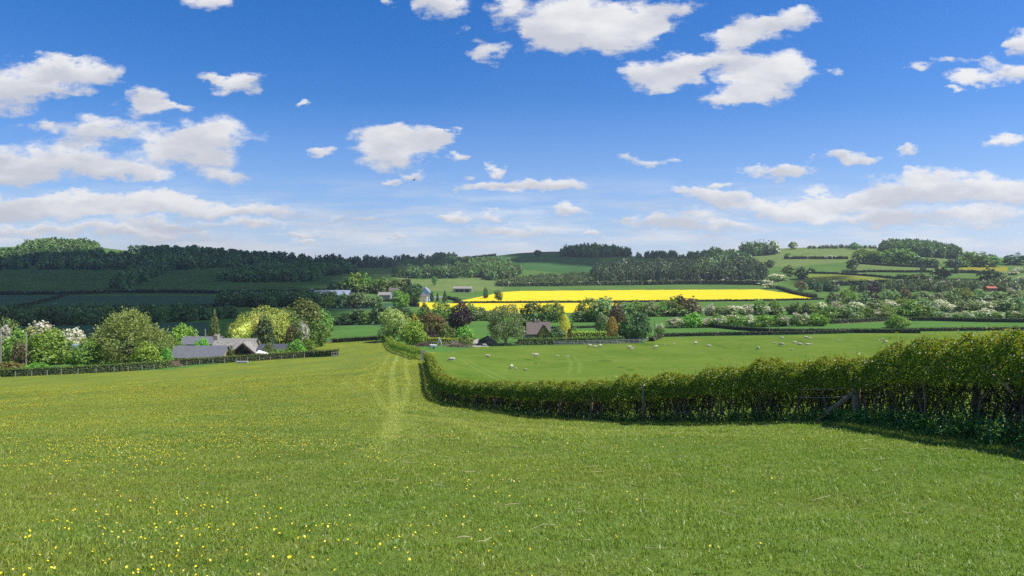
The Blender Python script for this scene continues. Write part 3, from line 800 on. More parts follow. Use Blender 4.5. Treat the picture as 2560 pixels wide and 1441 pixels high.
LM = {
 'green': leaf_mat('leaf_green', (.060,.115,.020), (.122,.195,.036)),
 'fresh': leaf_mat('leaf_fresh_green', (.070,.145,.016), (.140,.230,.030)),
 'bright': leaf_mat('leaf_bright_green', (.085,.180,.018), (.190,.310,.040)),
 'grey': leaf_mat('leaf_grey_green', (.090,.145,.030), (.178,.240,.062)),
 'silver': leaf_mat('leaf_silver_birch', (.068,.108,.036), (.160,.205,.085)),
 'olive': leaf_mat('leaf_olive', (.060,.085,.022), (.115,.140,.035)),
 'dark': leaf_mat('leaf_dark_green', (.022,.048,.016), (.055,.095,.028), .25),
 'gloss': leaf_mat('leaf_glossy_dark', (.014,.040,.014), (.055,.105,.030), .2),  # lighter leaf tone carries the crown highlights in its colour
 'gold': leaf_mat('leaf_golden_willow', (.15,.175,.028), (.31,.315,.065)),
 'cream': leaf_mat('leaf_cream_yellow', (.38,.37,.07), (.52,.48,.16)),
 'yellow': leaf_mat('leaf_gold_conifer', (.30,.25,.025), (.50,.43,.07)),
 'pale': leaf_mat('leaf_pale_green', (.130,.175,.045), (.260,.290,.095)),
 'bronze': leaf_mat('leaf_bronze', (.075,.066,.016), (.155,.132,.036)),
 'purple': leaf_mat('leaf_purple', (.018,.012,.014), (.055,.034,.036), .2),
 'amber': leaf_mat('leaf_amber_conifer', (.10,.075,.015), (.29,.20,.04)),
 'brown': leaf_mat('leaf_brown', (.055,.042,.022), (.105,.080,.040)),
 'conifer': leaf_mat('leaf_conifer', (.022,.045,.018), (.070,.100,.035), .2),
 'white': leaf_mat('blossom_white', (.24,.24,.18), (.42,.41,.34), .3),
 'hedge': leaf_mat('leaf_hedge', (.045,.085,.018), (.110,.150,.030)),
 'lime': leaf_mat('leaf_lime_hedge', (.15,.19,.02), (.30,.33,.045)),
 'hedge_dark': leaf_mat('leaf_far_hedge', (.020,.036,.014), (.045,.070,.022)),
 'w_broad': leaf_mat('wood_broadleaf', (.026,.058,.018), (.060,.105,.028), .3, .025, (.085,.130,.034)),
 'w_fresh_sunlit': leaf_mat('wood_fresh_sunlit', (.045,.085,.024), (.085,.135,.036), .3, .025, (.11,.16,.045)),  # lighter tone puts sunlight into the sunlit woods; fresh green for the beeches
 'w_conifer': leaf_mat('wood_conifer', (.024,.054,.022), (.060,.098,.036), .2, .02, (.070,.075,.036)),
 'w_scrub': leaf_mat('wood_scrub', (.050,.085,.024), (.105,.150,.042), .3, .025, (.060,.075,.034)),
}
BARK = solid_mat('bark', (.09, .07, .05), (.16, .13, .10), 6, .9, .4, (1, 1, .3))
BIRCH = solid_mat('birch_bark', (.50, .48, .44), (.28, .26, .23), 7, .8, .3, (1, 1, 3))
_crowns = {}; _trunks = {}
def crown_mesh(kind, n, seed, leaf, blossom):
    k = (kind, n, seed, leaf, blossom)
    if k not in _crowns:
        V, Fq, mi = tree_arrays(kind, n, seed, blossom)
        me = mesh_np('crown', V, Fq, mi4=mi); me.materials.append(LM[leaf]); me.materials.append(LM['white'])
        _crowns[k] = me
    return _crowns[k]
def trunk_mesh(kind, seed, birch):
    k = (kind, seed, birch)
    if k not in _trunks:
        mb = trunk_mb(kind, seed)
        me = mesh_np('trunk', np.vstack(mb.v), mb.f4, mb.f3, smooth=True); me.materials.append(BIRCH if birch else BARK)
        _trunks[k] = me
    return _trunks[k]
def small_mesh(kind, n, seed, leaf, blossom):
    """crown and trunk in one mesh, for trees too far off to show them apart"""
    k = ('s', kind, n, seed, leaf, blossom)
    if k not in _crowns:
        V, Fq, mi = tree_arrays(kind, n, seed, blossom)
        mb = trunk_mb(kind, seed); tv = np.vstack(mb.v)
        V2 = np.vstack([V, tv]); F2 = np.vstack([Fq, np.array(mb.f4)+len(V)])
        me = mesh_np('tree', V2, F2, mi4=np.concatenate([mi, np.full(len(mb.f4), 2)]))
        for m in (LM[leaf], LM['white'], BARK): me.materials.append(m)
        _crowns[k] = me
    return _crowns[k]

_rt = random.Random(11)
def tree(name, label, cat, kind, leaf, px, top, wpx, Y, group=None, n=2600, seed=None, blossom=0, sink=.0, birch=False, minh=1.0):
    x, y, z = P(px, Y)
    H = max(zof(top, Y)-z, minh)+sink; W = wpx/F*Y
    seed = _rt.randint(0, 3) if seed is None else seed
    rz = _rt.uniform(0, 6.28)
    if Y < 330:
        r = empty(name, (x, y, z-sink), rz, (W, W, H))
        link_mesh('crown', crown_mesh(kind, n, seed, leaf, blossom), (), r)
        link_mesh('trunk', trunk_mesh(kind, seed, birch), (), r)
    else:
        r = link_mesh(name, small_mesh(kind, n, seed, leaf, blossom))
        r.location = (x, y, z-sink); r.rotation_euler = (0, 0, rz); r.scale = (W, W, H)
    tag(r, label, cat, group)
    return r

def wood(name, label, poly, n, kinds, h, leaf, ncard=110, seed=0, ymin=200, gap=.55, wide=.75, edge_white=0):
    """a far wood that reads as one mass: many small trees in one object"""
    rs = np.random.RandomState(seed)
    pl = np.array(poly, float); lo = pl.min(0); hi = pl.max(0)
    base = [tree_arrays(k, ncard, 50+i+seed) for i, k in enumerate(kinds*2)]
    Vs = []; Fs = []; TV = []; Ms = []; off = 0; pts = []; tries = 0
    while len(pts) < n and tries < n*30:
        tries += 1
        q = rs.uniform(lo, hi)
        if not in_poly(np.array([q[0]]), np.array([q[1]]), poly)[0]: continue
        x, y = at(q[0], q[1])
        if y < ymin: continue
        if any((x-a)**2+(y-b)**2 < (h*gap*.6)**2 for a, b in pts[-400:]): continue
        pts.append((x, y))
    zz = ground([p[0] for p in pts], [p[1] for p in pts])
    for (x, y), z in zip(pts, zz):
        i = rs.randint(len(base)); V, Fq, _ = base[i]
        k = (kinds*2)[i]
        H = h*rs.uniform(.72, 1.2); W = H*wide*rs.uniform(.8, 1.15)*(.55 if k == 'cone' else 1)
        a = rs.uniform(0, 6.28); c, s = math.cos(a), math.sin(a)
        Q = np.stack([(V[:, 0]*c-V[:, 1]*s)*W+x, (V[:, 0]*s+V[:, 1]*c)*W+y, V[:, 2]*H+z-.5], -1)
        Vs.append(Q); Fs.append(Fq+off); off += len(V)
        TV.append(np.full(len(V), rs.uniform(0, 1)))
        Ms.append(np.where(rs.uniform(0, 1, len(Fq)) < (.5 if rs.uniform() < edge_white else 0), 1, 0))
    me = mesh_np(name, np.vstack(Vs), np.vstack(Fs), mi4=np.concatenate(Ms))
    a = me.attributes.new('treevar', 'FLOAT', 'POINT'); a.data.foreach_set('value', np.concatenate(TV).astype(np.float32))
    o = link_mesh(name, me, [LM[leaf], LM['white']])
    tag(o, label, kind='stuff'); o['category'] = 'wood'
    return o

def hedge_far(name, label, pts, h, w, leaf='hedge_dark', group=None, per_m=26, size=None, white=0.0, seed=0, jit=.0):
    """a clipped field hedge along plan points given as (px, distance)"""
    rs = np.random.RandomState(seed+len(pts))
    q = np.array([P(px, Y)[:2] for px, Y in pts]); seg = np.hypot(*np.diff(q, axis=0).T); L = seg.sum()
    Ym = q[:, 1].mean(); size = size or max(.12, .0009*Ym)
    n = int(min(9000, max(150, L*per_m*(h+w)/2.5*(.2/size)**1.5)))
    s = np.sort(rs.uniform(0, L, n)); cs = np.concatenate([[0], np.cumsum(seg)])
    x = np.interp(s, cs, q[:, 0]); y = np.interp(s, cs, q[:, 1])
    k = np.clip(np.searchsorted(cs, s)-1, 0, len(seg)-1)
    d = np.diff(q, axis=0)[k]; d = d/np.linalg.norm(d, axis=1)[:, None]; nx = np.stack([-d[:, 1], d[:, 0]], -1)
    f = rs.uniform(0, 1, n); side = rs.choice([-1, 1], n)
    top = f < w/(w+2*h)
    hh = h*(1+jit*np.sin(s*.35+seed)*np.sin(s*.13)+.08*rs.normal(size=n))
    lat = np.where(top, rs.uniform(-.5, .5, n)*w, side*w*.5*(1-.2*rs.uniform(0, 1, n)))
    zz = np.where(top, hh*(1-.08*rs.uniform(0, 1, n)), rs.uniform(0.02, 1, n)*hh)
    x = x+nx[:, 0]*lat; y = y+nx[:, 1]*lat
    C = np.stack([x, y, ground(x, y)+zz], -1)
    Nn = np.where(top[:, None], np.array([0, 0, 1.0]), np.stack([nx[:, 0]*side, nx[:, 1]*side, .3+0*x], -1))+rs.normal(size=(n, 3))*.45
    V, Fq = cards(rs, C, Nn, size, .7)
    mi = (np.sin(s*.5+seed)+np.sin(s*.21)+rs.normal(size=n)*.5+1.2*(zz/h-.5) > np.interp(white, [0, 1], [4, -2])).astype(np.int32)
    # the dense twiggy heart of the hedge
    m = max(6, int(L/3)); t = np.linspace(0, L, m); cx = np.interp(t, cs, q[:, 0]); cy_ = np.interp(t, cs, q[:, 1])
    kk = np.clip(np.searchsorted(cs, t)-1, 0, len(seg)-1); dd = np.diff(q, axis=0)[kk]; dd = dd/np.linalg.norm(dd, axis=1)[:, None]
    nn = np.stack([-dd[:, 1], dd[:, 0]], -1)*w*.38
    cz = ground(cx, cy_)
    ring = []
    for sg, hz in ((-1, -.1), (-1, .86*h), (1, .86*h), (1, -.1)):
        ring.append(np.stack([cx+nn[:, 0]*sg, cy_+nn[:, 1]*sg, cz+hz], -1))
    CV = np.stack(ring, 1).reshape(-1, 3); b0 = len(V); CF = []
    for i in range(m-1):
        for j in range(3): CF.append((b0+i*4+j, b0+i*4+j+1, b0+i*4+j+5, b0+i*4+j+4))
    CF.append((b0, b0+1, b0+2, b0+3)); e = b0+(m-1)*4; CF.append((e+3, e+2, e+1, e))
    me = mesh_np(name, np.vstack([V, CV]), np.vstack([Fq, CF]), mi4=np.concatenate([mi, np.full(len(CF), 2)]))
    o = link_mesh(name, me, [LM[leaf], LM['white'], HEART])
    tag(o, label, 'hedge', group)
    return o
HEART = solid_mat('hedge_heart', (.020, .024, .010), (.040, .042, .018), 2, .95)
# ------------------------------------------------------------------ the hedge beside the meadow
TW = solid_mat('hedge_wood', (.055, .042, .028), (.30, .245, .175), 9, .9, .3, (1, 1, .3))  # lighter tone stands for stems caught by the sun, painted into the wood
TWD = solid_mat('dark_twig', (.022, .017, .012), (.060, .046, .032), 9, .9)
LM['top'] = leaf_mat('leaf_new_growth', (.105, .165, .010), (.200, .205, .020), .5)
LM['near'] = leaf_mat('leaf_hawthorn', (.036, .092, .008), (.110, .190, .017), .5)
LM['nettle'] = leaf_mat('leaf_nettle', (.035, .085, .020), (.075, .150, .032), .3)

def near_hedge(name, label, HXa, HYa, hfun, dens, seed, half=.55, twigs=True, gaps=True):
    rs = np.random.RandomState(seed)
    # smooth the plan line
    t0 = np.arange(len(HXa)); tt = np.linspace(0, len(HXa)-1, 160)
    X = np.interp(tt, t0, HXa); Y = np.interp(tt, t0, HYa)
    X = np.convolve(np.pad(X, 4, 'edge'), np.ones(9)/9, 'valid'); Y = np.convolve(np.pad(Y, 4, 'edge'), np.ones(9)/9, 'valid')
    seg = np.hypot(np.diff(X), np.diff(Y)); cs = np.concatenate([[0], np.cumsum(seg)]); L = cs[-1]
    nper = dens*np.minimum(1, (15/np.maximum(.5*(Y[1:]+Y[:-1]), 8))**1.45)
    cnt = (nper*seg).astype(int); N_ = cnt.sum()
    k = np.repeat(np.arange(len(seg)), cnt); f = rs.uniform(0, 1, N_)
    x = X[k]+(X[k+1]-X[k])*f; y = Y[k]+(Y[k+1]-Y[k])*f; s = cs[k]+seg[k]*f
    d = np.stack([(X[k+1]-X[k])/seg[k], (Y[k+1]-Y[k])/seg[k]], -1); nx = np.stack([-d[:, 1], d[:, 0]], -1)   # nx points left of travel: to the camera side
    h = hfun(1280+F*x/y)*(1+.03*np.sin(s*1.1+seed)+.035*np.sin(s*2.9)+.035*np.sin(s*6.1)+.02*np.sin(s*11.3))
    typ = rs.uniform(0, 1, N_)
    lump = np.sin(s*3.1+seed)*.5+np.sin(s*7.3+1)*.3+np.sin(s*13.7)*.2
    # crown of the hedge
    zt = np.where(typ < .70, .52+.48*rs.uniform(0, 1, N_)**.75+.04*lump, 0)
    midm = (typ >= .70) & (typ < .92)
    zm = .22+.42*rs.uniform(0, 1, N_)**.7
    low = typ >= .92
    zl = .22*rs.uniform(0, 1, N_)**1.4
    t = np.where(typ < .70, zt, np.where(midm, zm, zl))
    clump = np.sin(s*5.3+t*9+seed)+np.sin(s*2.2-t*6+2*seed)+rs.normal(size=N_)*.5
    keep = (typ < .70) | (midm & (clump+.9*np.sin(s*1.35+2)+.5*np.sin(s*.61) > -.1)) | (low & (clump > -.6))
    wid = half*np.where(t > .55, 1-.55*np.clip((t-.8)/.2, 0, 1)**2, np.where(t < .25, 1.1, .62))*(1+.14*lump)
    side = rs.choice([-1, 1], N_)
    lat = side*wid*(1-.6*rs.uniform(0, 1, N_)**1.6)
    shoot = (typ < .70) & (rs.uniform(0, 1, N_) < .06) & (t > .88)
    t = t+np.where(shoot, rs.uniform(0, .17, N_)**1.2, 0)
    px_ = x+nx[:, 0]*lat; py_ = y+nx[:, 1]*lat
    z = ground(px_, py_)+t*h
    C = np.stack([px_, py_, z], -1)+rs.normal(size=(N_, 3))*.012
    out = np.stack([nx[:, 0]*side, nx[:, 1]*side, np.clip((t-.6)*2.5, .1, 1.2)], -1)
    Nn = unit(out)*.6+rs.normal(size=(N_, 3))*.65+np.array([0, 0, .3])
    size = .026*np.maximum(1, (y/15)**.72)
    # leafy curtains hang to the ground here and there and hide the stems
    cur = np.sin(s*.83+1.1)+.7*np.sin(s*2.05)+.4*np.sin(s*4.4+.5) > .35
    keep = keep | (cur & (typ >= .70) & (rs.uniform(0, 1, N_) < .85))
    C, Nn, size, t, keepm = C[keep], Nn[keep], size[keep], t[keep], keep
    V, Fq = cards(rs, C, Nn, size, .62, bend=.3)
    mi = ((t+rs.normal(size=len(t))*.09) > .94).astype(np.int32)
    root = empty(name, (0, 0, 0)); tag(root, label, 'hedge')
    o = link_mesh('foliage', mesh_np('foliage', V, Fq, mi4=mi), [LM['near'], LM['top']], root)
    # stems: layered, leaning hawthorn
    mb = MB(); mt = MB()
    n = int(L*(34 if twigs else 6))
    for i in range(n):
        ss = rs.uniform(0, L)
        if math.sin(ss*2.7)+.8*math.sin(ss*6.3+1)+.5*math.sin(ss*1.1) < rs.uniform(-1.9, .6): continue
        kk = min(np.searchsorted(cs, ss)-1 if ss > 0 else 0, len(seg)-1); kk = max(kk, 0)
        ff = (ss-cs[kk])/seg[kk]; bx = X[kk]+(X[kk+1]-X[kk])*ff; by = Y[kk]+(Y[kk+1]-Y[kk])*ff
        if by > 60 and rs.uniform() < .6: continue
        dd = np.array([(X[kk+1]-X[kk])/seg[kk], (Y[kk+1]-Y[kk])/seg[kk]]); nn = np.array([-dd[1], dd[0]])
        hh = hfun(1280+F*bx/by)*rs.uniform(.62, .9); off = rs.uniform(-.38, .38); lean = rs.normal()*.42
        pts = []
        for q in np.linspace(0, 1, 6):
            a = lean*q+rs.normal()*.045; b = off*(1-.2*q)+rs.normal()*.035
            xx = bx+dd[0]*a+nn[0]*b; y2 = by+dd[1]*a+nn[1]*b
            pts.append((xx, y2, gz(xx, y2)-.04+q*hh))
        r0 = rs.uniform(.007, .030)
        mb.tube(pts, np.linspace(r0, r0*.45, 6), 5, cap=False)
        if by < 48:
            for _ in range(6):
                q = pts[rs.randint(2, 5)]; e = np.array(q)+np.array([dd[0], dd[1], 0])*rs.normal()*.3+np.array([nn[0], nn[1], 0])*rs.normal()*.16+np.array([0, 0, rs.uniform(-.05, .35)])
                m_ = (np.array(q)+e)/2+rs.normal(size=3)*.03
                mt.tube([q, m_, e], [.007, .005, .003], 4, cap=False)
    # the mat of fine dead twigs in the heart of the hedge
    for i in range(int(L*(80 if twigs else 0))):
        ss = rs.uniform(0, L); kk = max(min(np.searchsorted(cs, ss)-1, len(seg)-1), 0)
        ff = (ss-cs[kk])/seg[kk]; bx = X[kk]+(X[kk+1]-X[kk])*ff; by = Y[kk]+(Y[kk+1]-Y[kk])*ff
        if by > 46: continue
        dd = np.array([(X[kk+1]-X[kk])/seg[kk], (Y[kk+1]-Y[kk])/seg[kk]]); nn = np.array([-dd[1], dd[0]])
        b = rs.uniform(-.35, .35); hh = hfun(1280+F*bx/by); z0 = rs.uniform(.0, .5)*hh; ln = rs.uniform(.3, .9); th = rs.normal()*.85
        p0 = np.array([bx+nn[0]*b, by+nn[1]*b, 0]); p0[2] = gz(p0[0], p0[1])+z0
        p2 = p0+np.array([dd[0]*math.sin(th), dd[1]*math.sin(th), math.cos(th)])*ln+np.array([nn[0], nn[1], 0])*rs.normal()*.1
        mt.tube([p0, (p0+p2)/2+rs.normal(size=3)*.03, p2], [.009, .007, .004], 3, cap=False)
    if twigs: mb.build('stems', TW, root)
    if mt.n and twigs: mt.build('twigs', TWD, root)
    return root
hf1 = lambda p: np.interp(p, [1060,1080,1100,1118,1165,1250,1400,1600,1880,2060,2150,2215,2290,2350,2560,3000], [1.7,1.75,1.7,1.6,1.45,1.38,1.40,1.44,1.45,1.40,1.38,1.42,1.56,1.60,1.68,1.7])
near_hedge('hawthorn_hedge', 'long clipped hawthorn hedge with bare stems bordering the buttercup meadow, nearest the viewer', HX, HY, hf1, 7000, 3)
hf2 = lambda p: np.interp(p, [960,1060], [1.7,1.75])
near_hedge('clipped_hedge', 'clipped hedge beyond the slatted gap running down to the bright garden tree', HX2, HY2, hf2, 4200, 5, half=1.0, twigs=False)

# bramble and nettles at the foot of the near hedge
def undergrowth():
    rs = np.random.RandomState(9); Cs = []; Ns = []; sz = []
    # stems of nettle: clumps along the hedge, thickest at the near end
    for i in range(520):
        px = rs.uniform(1180, 2900); Y = np.interp(px, [p for p, _ in HEDGE_PTS[::-1]], [q for _, q in HEDGE_PTS[::-1]])
        reach = np.interp(px, [1180, 2050, 2250, 2560, 2900], [.25, .40, .55, .95, 1.2])
        tall = np.interp(px, [1180, 2050, 2300, 2600], [.22, .30, .42, .62])*rs.uniform(.5, 1.1)
        if px < 2050 and rs.uniform() < .45: continue
        x0 = (px-1280)/F*Y; off = -.35-rs.uniform(0, 1)**1.4*reach
        d = np.array([-.72, -.69]) if px > 2000 else np.array([-.3, -.95])
        bx, by = x0+d[0]*(-off), Y+d[1]*(-off)
        n = rs.randint(26, 46); q = rs.uniform(0, 1, n)
        c = np.stack([bx+rs.normal(size=n)*.10, by+rs.normal(size=n)*.10, gz(bx, by)+q*tall*(1-.4*abs(off)/2)], -1)
        Cs.append(c); Ns.append(np.stack([rs.normal(size=n)*.5, rs.normal(size=n)*.5, .8+0*q], -1)); sz.append(np.full(n, .032*max(1, Y/15)**.7))
    V, Fq = cards(rs, np.vstack(Cs), np.vstack(Ns), np.concatenate(sz), .5, bend=.3)
    o = link_mesh('undergrowth', mesh_np('undergrowth', V, Fq), [LM['nettle']])
    tag(o, 'dark nettles and bramble growing along the foot of the near hedge', kind='stuff')
undergrowth()

# ------------------------------------------------------------------ fence swallowed by the hedge
WOOD = solid_mat('weathered_wood', (.14, .11, .07), (.32, .27, .185), 9, .9, .5, (1, 1, .25))
WOODP = solid_mat('pale_wood', (.28, .25, .20), (.44, .40, .34), 6, .85, .3, (1, 1, .3))
WIRE = solid_mat('wire', (.22, .22, .21), (.35, .35, .34), 20, .5)
WHITE = solid_mat('white_paint', (.50, .50, .48), (.66, .66, .64), 4, .6)
def post_mb(x, y, h, r, rs, lean=(0, 0)):
    z = gz(x, y); mb = MB(); k = 9
    mb.tube([(x, y, z-.1), (x+lean[0]*.5, y+lean[1]*.5, z+h*.5), (x+lean[0], y+lean[1], z+h-.03), (x+lean[0], y+lean[1], z+h)], [r*1.04, r, r*.97, r*.72], k)
    return mb
def near_fence():
    rs = np.random.RandomState(2)
    root = empty('wooden_fence', P(2140, 14.2)); inv = np.array(root.location)
    tag(root, 'weathered post and rail fence with a slanting brace, half buried in the near hedge', 'fence')
    def put(mb, nm, mat):
        mb.v = [v-inv for v in mb.v]; return mb.build(nm, mat, root, smooth=nm != 'rail')
    spots = [(2141, 14.2, .98, .085, 0), (2226, 13.55, .86, .07, .02), (2296, 13.0, .86, .05, -.03), (2442, 11.7, .9, .07, 0)]
    for px, Y, h, r, l in spots:
        x, y, z = P(px, Y); put(post_mb(x, y, h, r, rs, (l, 0)), 'post', WOOD)
    for a, b in ((0, 1), (1, 3)):
        pa = np.array(P(*spots[a][:2])); pb = np.array(P(*spots[b][:2]))
        d = (pb-pa); d[2] = 0; d /= np.linalg.norm(d); nn = np.array([d[1], -d[0], 0])*.0
        A = pa+np.array([0, 0, .80])+d*(.02 if a else .0); B = pb+np.array([0, 0, .80])-d*.02
        A += np.array([-d[1], d[0], 0])*-.11; B += np.array([-d[1], d[0], 0])*-.11
        mb = MB(); u = np.array([0, 0, .05]); w = np.array([-d[1], d[0], 0])*.02
        mb.add([A-u-w, B-u-w, B-u+w, A-u+w, A+u-w, B+u-w, B+u+w, A+u+w], [(0,3,2,1),(4,5,6,7),(0,1,5,4),(1,2,6,5),(2,3,7,6),(3,0,4,7)])
        put(mb, 'rail', WOOD)
    p0 = np.array(P(2141, 14.2)); p1 = np.array(P(2028, 15.2))
    mb = MB(); mb.tube([p0+np.array([-.05, -.02, .66]), (p0+p1)/2+np.array([0, 0, .33]), p1+np.array([0, -.1, -.02])], [.055, .058, .05], 8)
    put(mb, 'brace', WOOD)
    q0 = np.array(P(1985, 15.4))
    for hz in (.62, .80):
        mb = MB(); mb.tube([p0+np.array([0, -.11, hz]), (p0+q0)/2+np.array([0, -.12, hz-.03]), q0+np.array([0, -.1, hz])], .005, 4); put(mb, 'wire', WIRE)
near_fence()
for px, Y, h, lab in ((1398, 27.1, 1.25, 'thin grey fence post in the near hedge by its bare twiggy patch'), (1475, 25.0, 1.2, 'grey fence post showing between hedge stems, midway along the near hedge'), (1603, 21.9, 1.2, 'grey fence post beside a leafy sprig at the foot of the near hedge')):
    x, y, z = P(px, Y); mb = post_mb(0, 0, h, .05, None); mb.v = [v-np.array([0, 0, gz(0, 0)]) for v in mb.v]
    o = mb.build('fence_post', WOOD, smooth=True); o.location = (x, y-.45, gz(x, y-.45)); tag(o, lab, 'fence post', 'posts inside the near hedge')
# dead branches poking from the hedge, sunlight put into their pale colour
def branches():
    mb = MB()
    def pt(px, py, Y): return ((px-1280)/F*Y, Y, zof(py, Y))
    mb.tube([pt(2448, 912, 10.9), pt(2466, 921, 10.8), pt(2486, 944, 10.6), pt(2514, 962, 10.5), pt(2546, 1000, 10.4)], [.012, .022, .026, .03, .03], 7)
    mb.tube([pt(2475, 932, 10.7), pt(2470, 918, 10.65), pt(2488, 908, 10.6)], [.02, .015, .008], 5)
    mb.tube([pt(2520, 935, 10.3), pt(2545, 925, 10.3), pt(2575, 938, 10.2)], [.014, .016, .014], 5)
    o = mb.build('dead_branch', solid_mat('sunlit_branch', (.30, .26, .20), (.44, .39, .31), 12, .9, .3), smooth=True); tag(o, 'pale broken branch slanting out of the near hedge beside the fence rail', 'branch')
branches()
# ------------------------------------------------------------------ grass and buttercups
def side_of_hedge(x, y):
    """True on the meadow side"""
    hy = np.concatenate([HY, HY2]); hx = np.concatenate([HX, HX2])
    lim = np.interp(y, hy, hx)
    return x < lim-.35
def tuft(seed, n, size, hmin, hmax, wid, long_=.05):
    rs = np.random.RandomState(seed)
    c = rs.uniform(-size/2*1.15, size/2*1.15, (n, 2)); h = rs.uniform(hmin, hmax, n)*(1+.35*np.sin(c[:, 0]*14+seed)*np.sin(c[:, 1]*12))
    lg = rs.uniform(0, 1, n) < long_; h[lg] *= 1.8
    a = rs.uniform(0, 2*math.pi, n); w = wid*rs.uniform(.6, 1.3, n)
    la = rs.uniform(0, 2*math.pi, n); ln = h*rs.uniform(.15, .95, n)
    b = np.stack([c[:, 0], c[:, 1], -.01+0*h], -1); sd = np.stack([np.cos(a)*w, np.sin(a)*w, 0*a], -1)
    m = b+np.stack([np.cos(la)*ln*.3, np.sin(la)*ln*.3, h*.6], -1)
    t = b+np.stack([np.cos(la)*ln, np.sin(la)*ln, h], -1)
    V = np.stack([b-sd, b+sd, m+sd*.75, m-sd*.75, t], 1).reshape(-1, 3)
    i = np.arange(n)[:, None]*5
    return V, i+np.array([[0, 1, 2, 3]]), i+np.array([[3, 2, 4]])

def scatter(name, label, coll, pos, mat3, idx, scl, mat):
    """points on the ground, each carrying one tuft of the given collection"""
    me = bpy.data.meshes.new(name); me.vertices.add(len(pos)); me.vertices.foreach_set('co', np.asarray(pos, np.float32).ravel())
    Rm = mat3
    ry = np.arcsin(np.clip(-Rm[:, 2, 0], -1, 1)); rx = np.arctan2(Rm[:, 2, 1], Rm[:, 2, 2]); rz = np.arctan2(Rm[:, 1, 0], Rm[:, 0, 0])
    a = me.attributes.new('rot', 'FLOAT_VECTOR', 'POINT'); a.data.foreach_set('vector', np.stack([rx, ry, rz], -1).astype(np.float32).ravel())
    a = me.attributes.new('scl', 'FLOAT_VECTOR', 'POINT'); a.data.foreach_set('vector', np.asarray(scl, np.float32).ravel())
    a = me.attributes.new('idx', 'INT', 'POINT'); a.data.foreach_set('value', np.asarray(idx, np.int32))
    o = link_mesh(name, me, [mat])
    g = bpy.data.node_groups.new(name+'_scatter', 'GeometryNodeTree')
    g.interface.new_socket('Geometry', in_out='INPUT', socket_type='NodeSocketGeometry')
    g.interface.new_socket('Geometry', in_out='OUTPUT', socket_type='NodeSocketGeometry')
    gi = g.nodes.new('NodeGroupInput'); go = g.nodes.new('NodeGroupOutput')
    ip = g.nodes.new('GeometryNodeInstanceOnPoints'); ci = g.nodes.new('GeometryNodeCollectionInfo')
    ci.inputs[0].default_value = coll; ci.inputs[1].default_value = True; ci.inputs[2].default_value = True
    def na(nm, ty):
        n = g.nodes.new('GeometryNodeInputNamedAttribute'); n.data_type = ty; n.inputs[0].default_value = nm; return n.outputs[0]
    g.links.new(gi.outputs[0], ip.inputs['Points']); g.links.new(ci.outputs[0], ip.inputs['Instance'])
    ip.inputs['Pick Instance'].default_value = True
    g.links.new(na('idx', 'INT'), ip.inputs['Instance Index'])
    e2r = g.nodes.new('FunctionNodeEulerToRotation'); g.links.new(na('rot', 'FLOAT_VECTOR'), e2r.inputs[0])
    g.links.new(e2r.outputs[0], ip.inputs['Rotation']); g.links.new(na('scl', 'FLOAT_VECTOR'), ip.inputs['Scale'])
    g.links.new(ip.outputs[0], go.inputs[0])
    md = o.modifiers.new('scatter', 'NODES'); md.node_group = g
    tag(o, label, kind='stuff')
    return o

def tilt(x, y, spin):
    e = .15
    dx = (ground(x+e, y)-ground(x-e, y))/(2*e); dy = (ground(x, y+e)-ground(x, y-e))/(2*e)
    n = unit(np.stack([-dx, -dy, np.ones_like(dx)], -1))
    c, s = np.cos(spin), np.sin(spin)
    X = np.stack([c, s, 0*c], -1); X = unit(X-(X*n).sum(1, keepdims=True)*n); Yv = np.cross(n, X)
    return np.stack([X, Yv, n], -1)

def make_grass():
    rs = np.random.RandomState(21)
    coll = bpy.data.collections.new('grass_tufts')
    for k in range(6):
        V, f4, f3 = tuft(k, 760, .6, .016, .045, .0032)
        me = mesh_np('tuft', V, f4, f3); me.materials.append(M['blade'])
        o = bpy.data.objects.new('tuft_%d' % k, me); coll.objects.link(o)
    pos = []; scl = []
    for (y0, y1, sp, s, sz) in ((3.6, 13, .42, 1.0, 1.0), (13, 30, .80, 1.9, 1.25), (30, 62, 1.7, 4.0, 1.75), (62, 112, 3.3, 8.0, 2.2)):
        nx_ = int(1.9*y1/sp); ys = np.arange(y0, y1, sp)
        X, Yv = np.meshgrid((np.arange(nx_)-nx_/2)*sp, ys)
        X = X.ravel()+rs.uniform(-.4, .4, X.size)*sp; Yv = Yv.ravel()+rs.uniform(-.4, .4, Yv.size)*sp
        k = (np.abs(X) < Yv*.80+1.2) & side_of_hedge(X, Yv)
        X, Yv = X[k], Yv[k]
        pos.append(np.stack([X, Yv, ground(X, Yv)], -1)); scl.append(np.tile([s, s, sz], (len(X), 1))*rs.uniform(.85, 1.15, (len(X), 1)))
    # rank tussocks left ungrazed along the hedge foot
    t = rs.uniform(0, 1, 900); hp = np.interp(t, np.linspace(0, 1, len(HX)), HX); hq = np.interp(t, np.linspace(0, 1, len(HX)), HY)
    k = hq < 60; hp, hq = hp[k], hq[k]
    off = rs.uniform(.35, 1.3, len(hp)); hx2 = hp-off*.75; hy2 = hq-off*.6
    pos.append(np.stack([hx2, hy2, ground(hx2, hy2)], -1)); q = rs.uniform(.7, 1.2, (len(hp), 1))*np.maximum(1, (hq[:, None]/18)**.5); scl.append(np.hstack([q*.8, q*.8, q*2.3*(1.25-off[:, None]*.6)]))
    pos = np.vstack(pos); scl = np.vstack(scl)
    R3 = tilt(pos[:, 0], pos[:, 1], rs.uniform(0, 6.28, len(pos)))
    scatter('grass', 'short green grazed grass with a few straw stems covering the near meadow', coll, pos, R3, rs.randint(0, 6, len(pos)), scl, M['blade'])
make_grass()

